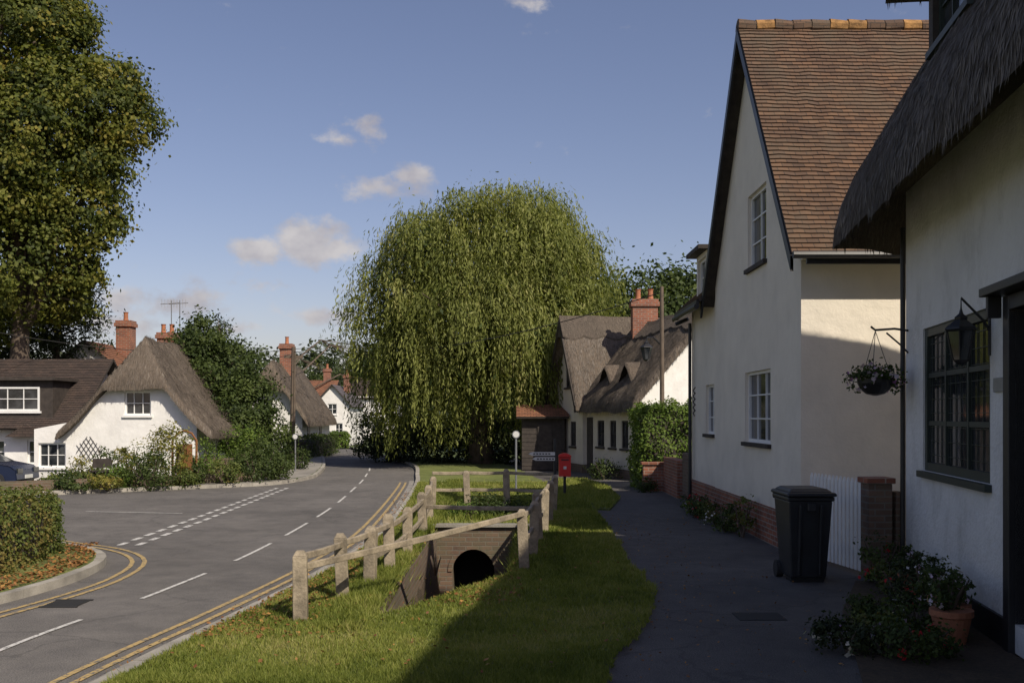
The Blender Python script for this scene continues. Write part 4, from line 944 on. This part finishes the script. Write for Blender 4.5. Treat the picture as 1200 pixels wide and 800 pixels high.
# willow
W=empty('willow_tree')
wl=[(-1.2,40,7.1,3.9,3.7,4.1),(-4.5,39,6.4,2.1,2.3,2.4),(2.0,40.3,6.8,2.1,2.5,2.9),(-3.0,38.6,8.1,2.0,2.2,2.1),(.6,38.6,8.3,1.9,2.2,2.2),(-1.6,37.2,5.6,2.2,1.5,2.6),(.7,37.4,5,2,1.6,2.5),(-3.4,37.6,4.4,1.5,1.4,2.2),(-4.6,38.6,3.4,1.0,1.0,1.6)]
rr=random.Random(4)
for i in range(22):
    a=rr.uniform(-2.9,.1); el=rr.uniform(-.35,1.2); c=Vector((math.cos(a)*math.cos(el)*4.1-1.2,math.sin(a)*math.cos(el)*3.6+40,7.1+4.0*math.sin(el))); r=rr.uniform(.8,1.4); wl.append((c.x*.93,c.y,c.z-.35,r,r,r*.9))
limbs(W,(-1.2,40,0),(-1.4,40,6),.5,[l[:4] for l in wl[:8]])
wa=np.array(wl); wgt=wa[:,3]*wa[:,5]; wgt/=wgt.sum(); nB=980
idx=rng.choice(len(wa),nB,p=wgt); dd=unit(rng.normal(0,1,(nB,3))*np.array([1,1,.9])+np.array([0,-.15,.35])); cc=wa[idx,:3]+dd*wa[idx,3:]*rng.uniform(.8,1.02,(nB,1))
C=[];AX=[];OO=[];TT=[]
for i in range(nB):
    if cc[i,2]<1.2: continue
    tin=rng.normal(.45,.24); nS=rng.integers(9,16); spread=rng.uniform(.2,.42)
    low=cc[i,2]<6; maxl=rng.uniform(1.4,3.4) if low else rng.uniform(.6,2.2)
    for k in range(nS):
        s0=cc[i]+rng.normal(0,spread,3)*np.array([1,1,.3]); Ls=min(maxl*rng.uniform(.4,1.1),s0[2]-rng.uniform(.3,1.0)); 
        if Ls<.3: continue
        m=max(3,int(Ls/.085)); t=np.linspace(0,1,m); out=dd[i]*np.array([1,1,0]); 
        pos=s0+np.outer(np.sin(np.minimum(t*2.2,1.57))*.3,out)+np.outer(-t*Ls+.1*np.sin(np.minimum(t*4,3.14)),[0,0,1])+rng.normal(0,.04,(m,3))
        C.append(pos); AX.append(np.tile([0,0,-1.],(m,1))+out*.2); OO.append(np.tile(dd[i]*np.array([1,1,.4])+np.array([0,0,.25]),(m,1))); TT.append(tin+rng.normal(0,.12,m))
C=np.vstack(C);AX=np.vstack(AX);OO=np.vstack(OO);TT=np.concatenate(TT)
leaves('hanging_leaves',C,OO,.18,.26,TT,L_willow,W,axis=AX,jit=1.0)
P,o,t=crown([(l[0],l[1],l[2]-.2,l[3]*.93,l[4]*.93,l[5]*.93) for l in wl],600,55,.55,inner=.15,flat=1.1,tb=.42); leaves('crown_leaves',P,o,.17,.32,t,L_willow,W,axis=np.tile([0,0,-1.],(len(P),1)),ajit=.5)
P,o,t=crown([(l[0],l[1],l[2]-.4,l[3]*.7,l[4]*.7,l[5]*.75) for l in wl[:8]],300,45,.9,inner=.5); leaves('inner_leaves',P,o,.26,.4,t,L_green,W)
tree('holly_bush',(-5.3,43,0),(-5.3,43,1.5),.1,[(-5.4,43,1.1,1.2),(-6.0,45,1.2,1.1),(-4.2,42,.9,1.1),(-3.2,41,.8,1.2),(-1.6,41,.9,1.3),(0,40,.9,1.2),(1.3,39.5,1,1.1)],300,60,.45,.15,L_dark,.6)
lob=[]
for i in range(46):
    x=-62+i*2.5+random.uniform(-1,1); y=random.uniform(98,125); hh=random.uniform(5.5,9.0) if x<-4 else random.uniform(6,10); r=random.uniform(2.8,4.4); lob.append((x,y,hh-r*.7,r,r,r*random.uniform(.9,1.3)))
    lob.append((x+1.2,y-6,1.8,3.2,2.6,2.8))
P,o,t=crown(lob,1900,36,1.4); leaves('woodland',P,o,.55,.6,t,L_far)
tree('background_tree',(-18,68,0),(-18,68,4),.2,[(-18,68,4.4,2.0),(-20.5,66,5.2,2.4),(-10.6,92,7.0,2.6),(-12.8,94,6.2,2.3),(-8.6,85,3.5,2.3),(-16,90,5.6,2.4)],300,60,.7,.25,L_green,.6)
shrub('stream_shrub',-.5,19.0,.5,.5,.8,L_green,2400,.06,z=-.25); shrub('stream_shrub',-.9,18.7,.35,.35,.5,L_bright,1300,.05,z=-.1); shrub('stream_shrub',.1,19.6,.4,.35,.6,L_green,1200,.06,z=-.2)
shrub('stream_shrub',-1.12,14.6,.12,.5,.3,L_hedge,700,.04,z=-.3); shrub('stream_shrub',.0,15.2,.15,.6,.3,L_bright,900,.04,z=-.4)

for x,y,w,h,mt,n,fl in [(3.6,18.9,.25,.4,L_green,900,L_flr),(3.62,17.6,.3,.35,L_hedge,900,L_flw),(3.55,16.6,.28,.5,L_green,1100,None),(3.65,20.3,.25,.35,L_green,700,L_flr),(3.66,15.8,.2,.7,L_hedge,600,None),(3.6,19.6,.25,.3,L_bright,700,L_flp)]:
    shrub('border_plant',x,y,w,w*1.6,h,mt,n,.05,fl=fl,nfl=40)
Fw=Fr(C0,u,nrm)
for a,b,w,h,mt,n,fl in [(.35,.35,.26,.6,L_green,1500,L_flr),(1.0,.35,.25,.35,L_hedge,1300,None),(1.7,.4,.3,.42,L_dark,1800,L_flr),(2.3,.3,.2,.6,L_green,1200,L_flp),(2.95,.6,.32,.3,L_green,1700,L_flw),(3.3,1.0,.3,.22,L_hedge,1500,L_flp),(2.3,.85,.22,.2,L_green,1100,None),(3.9,.8,.35,.3,L_green,2000,L_flr),(3.75,1.3,.3,.25,L_dark,1500,L_flw)]:
    p=Fw.p(a,b,0); shrub('border_plant',p.x,p.y,w,w,h,mt,n,.042,z=.1,fl=fl,nfl=30)
prism('flower_bed_soil',[tuple(Fw.p(a,b,0))[:2] for a,b in ((.1,.03),(.2,.6),(2,1.05),(5,1.4),(5,.03))],.04,.1,M['soil'])
for a,b,r in ((2.75,.3,.13),(3.35,.4,.16),(1.35,.28,.1),(3.1,.28,.1)):
    p=Fw.p(a,b,0); mb=MB(); mb.tube([(p.x,p.y,.1),(p.x,p.y,.32),(p.x,p.y,.33),(p.x,p.y,.38)],[r*.7,r,r*1.1,r*1.1],18); mb.build('flower_pot',[M['terra']]); shrub('potted_plant',p.x,p.y,r*1.3,r*1.3,.28,L_green,700,.04,z=.38,fl=L_flp,nfl=20)

# ================================================================ sky, sun, camera
AZ=R(141); EL=R(43)
w=bpy.data.worlds.new('World'); sc.world=w; w.use_nodes=True; nt=w.node_tree; bg=nt.nodes['Background']
sky=N(nt,'ShaderNodeTexSky',sky_type='NISHITA'); sky.sun_disc=False; sky.sun_elevation=EL; sky.sun_rotation=AZ; sky.air_density=1.0; sky.dust_density=1.1; sky.ozone_density=2.0
skc=mixc(nt,1,sky.outputs[0],(1.2,1.0,1.03),'MULTIPLY')
tc=N(nt,'ShaderNodeTexCoord'); vec=tc.outputs['Generated']
clouds=[(365,282,.048,.030,1.15),(395,290,.035,.02,1.05),(305,294,.032,.02,1.1),(455,222,.055,.018,.9),(484,205,.028,.022,1.0),(395,164,.05,.014,.65),(430,148,.025,.017,.85),(145,352,.06,.026,1),(215,358,.08,.022,.9),(120,378,.08,.02,.9),(375,372,.07,.016,.7),(250,385,.07,.013,.65),(610,3,.04,.01,.9),(300,335,.2,.02,.38)]
acc=None
for px,py,rx,rz,st in clouds:
    dv=Vector(((px-600)/1167,1,(487-py)/1167)).normalized()
    sb=N(nt,'ShaderNodeVectorMath',operation='SUBTRACT'); nt.links.new(vec,sb.inputs[0]); sb.inputs[1].default_value=dv
    ml=N(nt,'ShaderNodeVectorMath',operation='MULTIPLY'); nt.links.new(sb.outputs[0],ml.inputs[0]); ml.inputs[1].default_value=(1/rx,1/rx,1/rz)
    ln=N(nt,'ShaderNodeVectorMath',operation='LENGTH'); nt.links.new(ml.outputs[0],ln.inputs[0])
    mr=N(nt,'ShaderNodeMapRange'); nt.links.new(ln.outputs['Value'],mr.inputs['Value']); mr.inputs['From Min'].default_value=0; mr.inputs['From Max'].default_value=1.25; mr.inputs['To Min'].default_value=st; mr.inputs['To Max'].default_value=0
    if acc is None: acc=mr.outputs[0]
    else:
        mx=N(nt,'ShaderNodeMath',operation='MAXIMUM'); nt.links.new(acc,mx.inputs[0]); nt.links.new(mr.outputs[0],mx.inputs[1]); acc=mx.outputs[0]
mp=N(nt,'ShaderNodeMapping'); mp.inputs['Scale'].default_value=(1,1,1.5); nt.links.new(vec,mp.inputs['Vector'])
nz=noi(nt,mp.outputs[0],22,8,.62)
sub=N(nt,'ShaderNodeMath',operation='SUBTRACT'); nt.links.new(nz,sub.inputs[0]); sub.inputs[1].default_value=.5
mu=N(nt,'ShaderNodeMath',operation='MULTIPLY_ADD'); nt.links.new(sub.outputs[0],mu.inputs[0]); mu.inputs[1].default_value=2.0; nt.links.new(acc,mu.inputs[2])
mr=N(nt,'ShaderNodeMapRange',interpolation_type='SMOOTHSTEP'); nt.links.new(mu.outputs[0],mr.inputs['Value']); mr.inputs['From Min'].default_value=.3; mr.inputs['From Max'].default_value=.85; mr.inputs['To Max'].default_value=.9
ccol=ramp(nt,noi(nt,mp.outputs[0],14,4),[(.38,(.60,.57,.62)),(.62,(.90,.85,.84))])
ccol=mixc(nt,1,ccol,(7.0,7.0,7.0),'MULTIPLY')
fin=mixc(nt,mr.outputs[0],skc,ccol)
nt.links.new(fin,bg.inputs['Color']); bg.inputs['Strength'].default_value=.098
sd=bpy.data.lights.new('sun','SUN'); sd.energy=5.0; sd.angle=R(.5); sd.color=(1,.9,.75); so=bpy.data.objects.new('sun',sd); COL.objects.link(so)
ds=Vector((math.sin(AZ)*math.cos(EL),math.cos(AZ)*math.cos(EL),math.sin(EL))); so.rotation_euler=ds.to_track_quat('Z','Y').to_euler(); so.location=ds*60
cd=bpy.data.cameras.new('camera'); cam=bpy.data.objects.new('camera',cd); COL.objects.link(cam); cam.location=(0,0,2); cam.rotation_euler=(R(90),0,0)
cd.lens=35; cd.sensor_width=36; cd.shift_y=.0725; cd.clip_start=.05; cd.clip_end=3000; sc.camera=cam
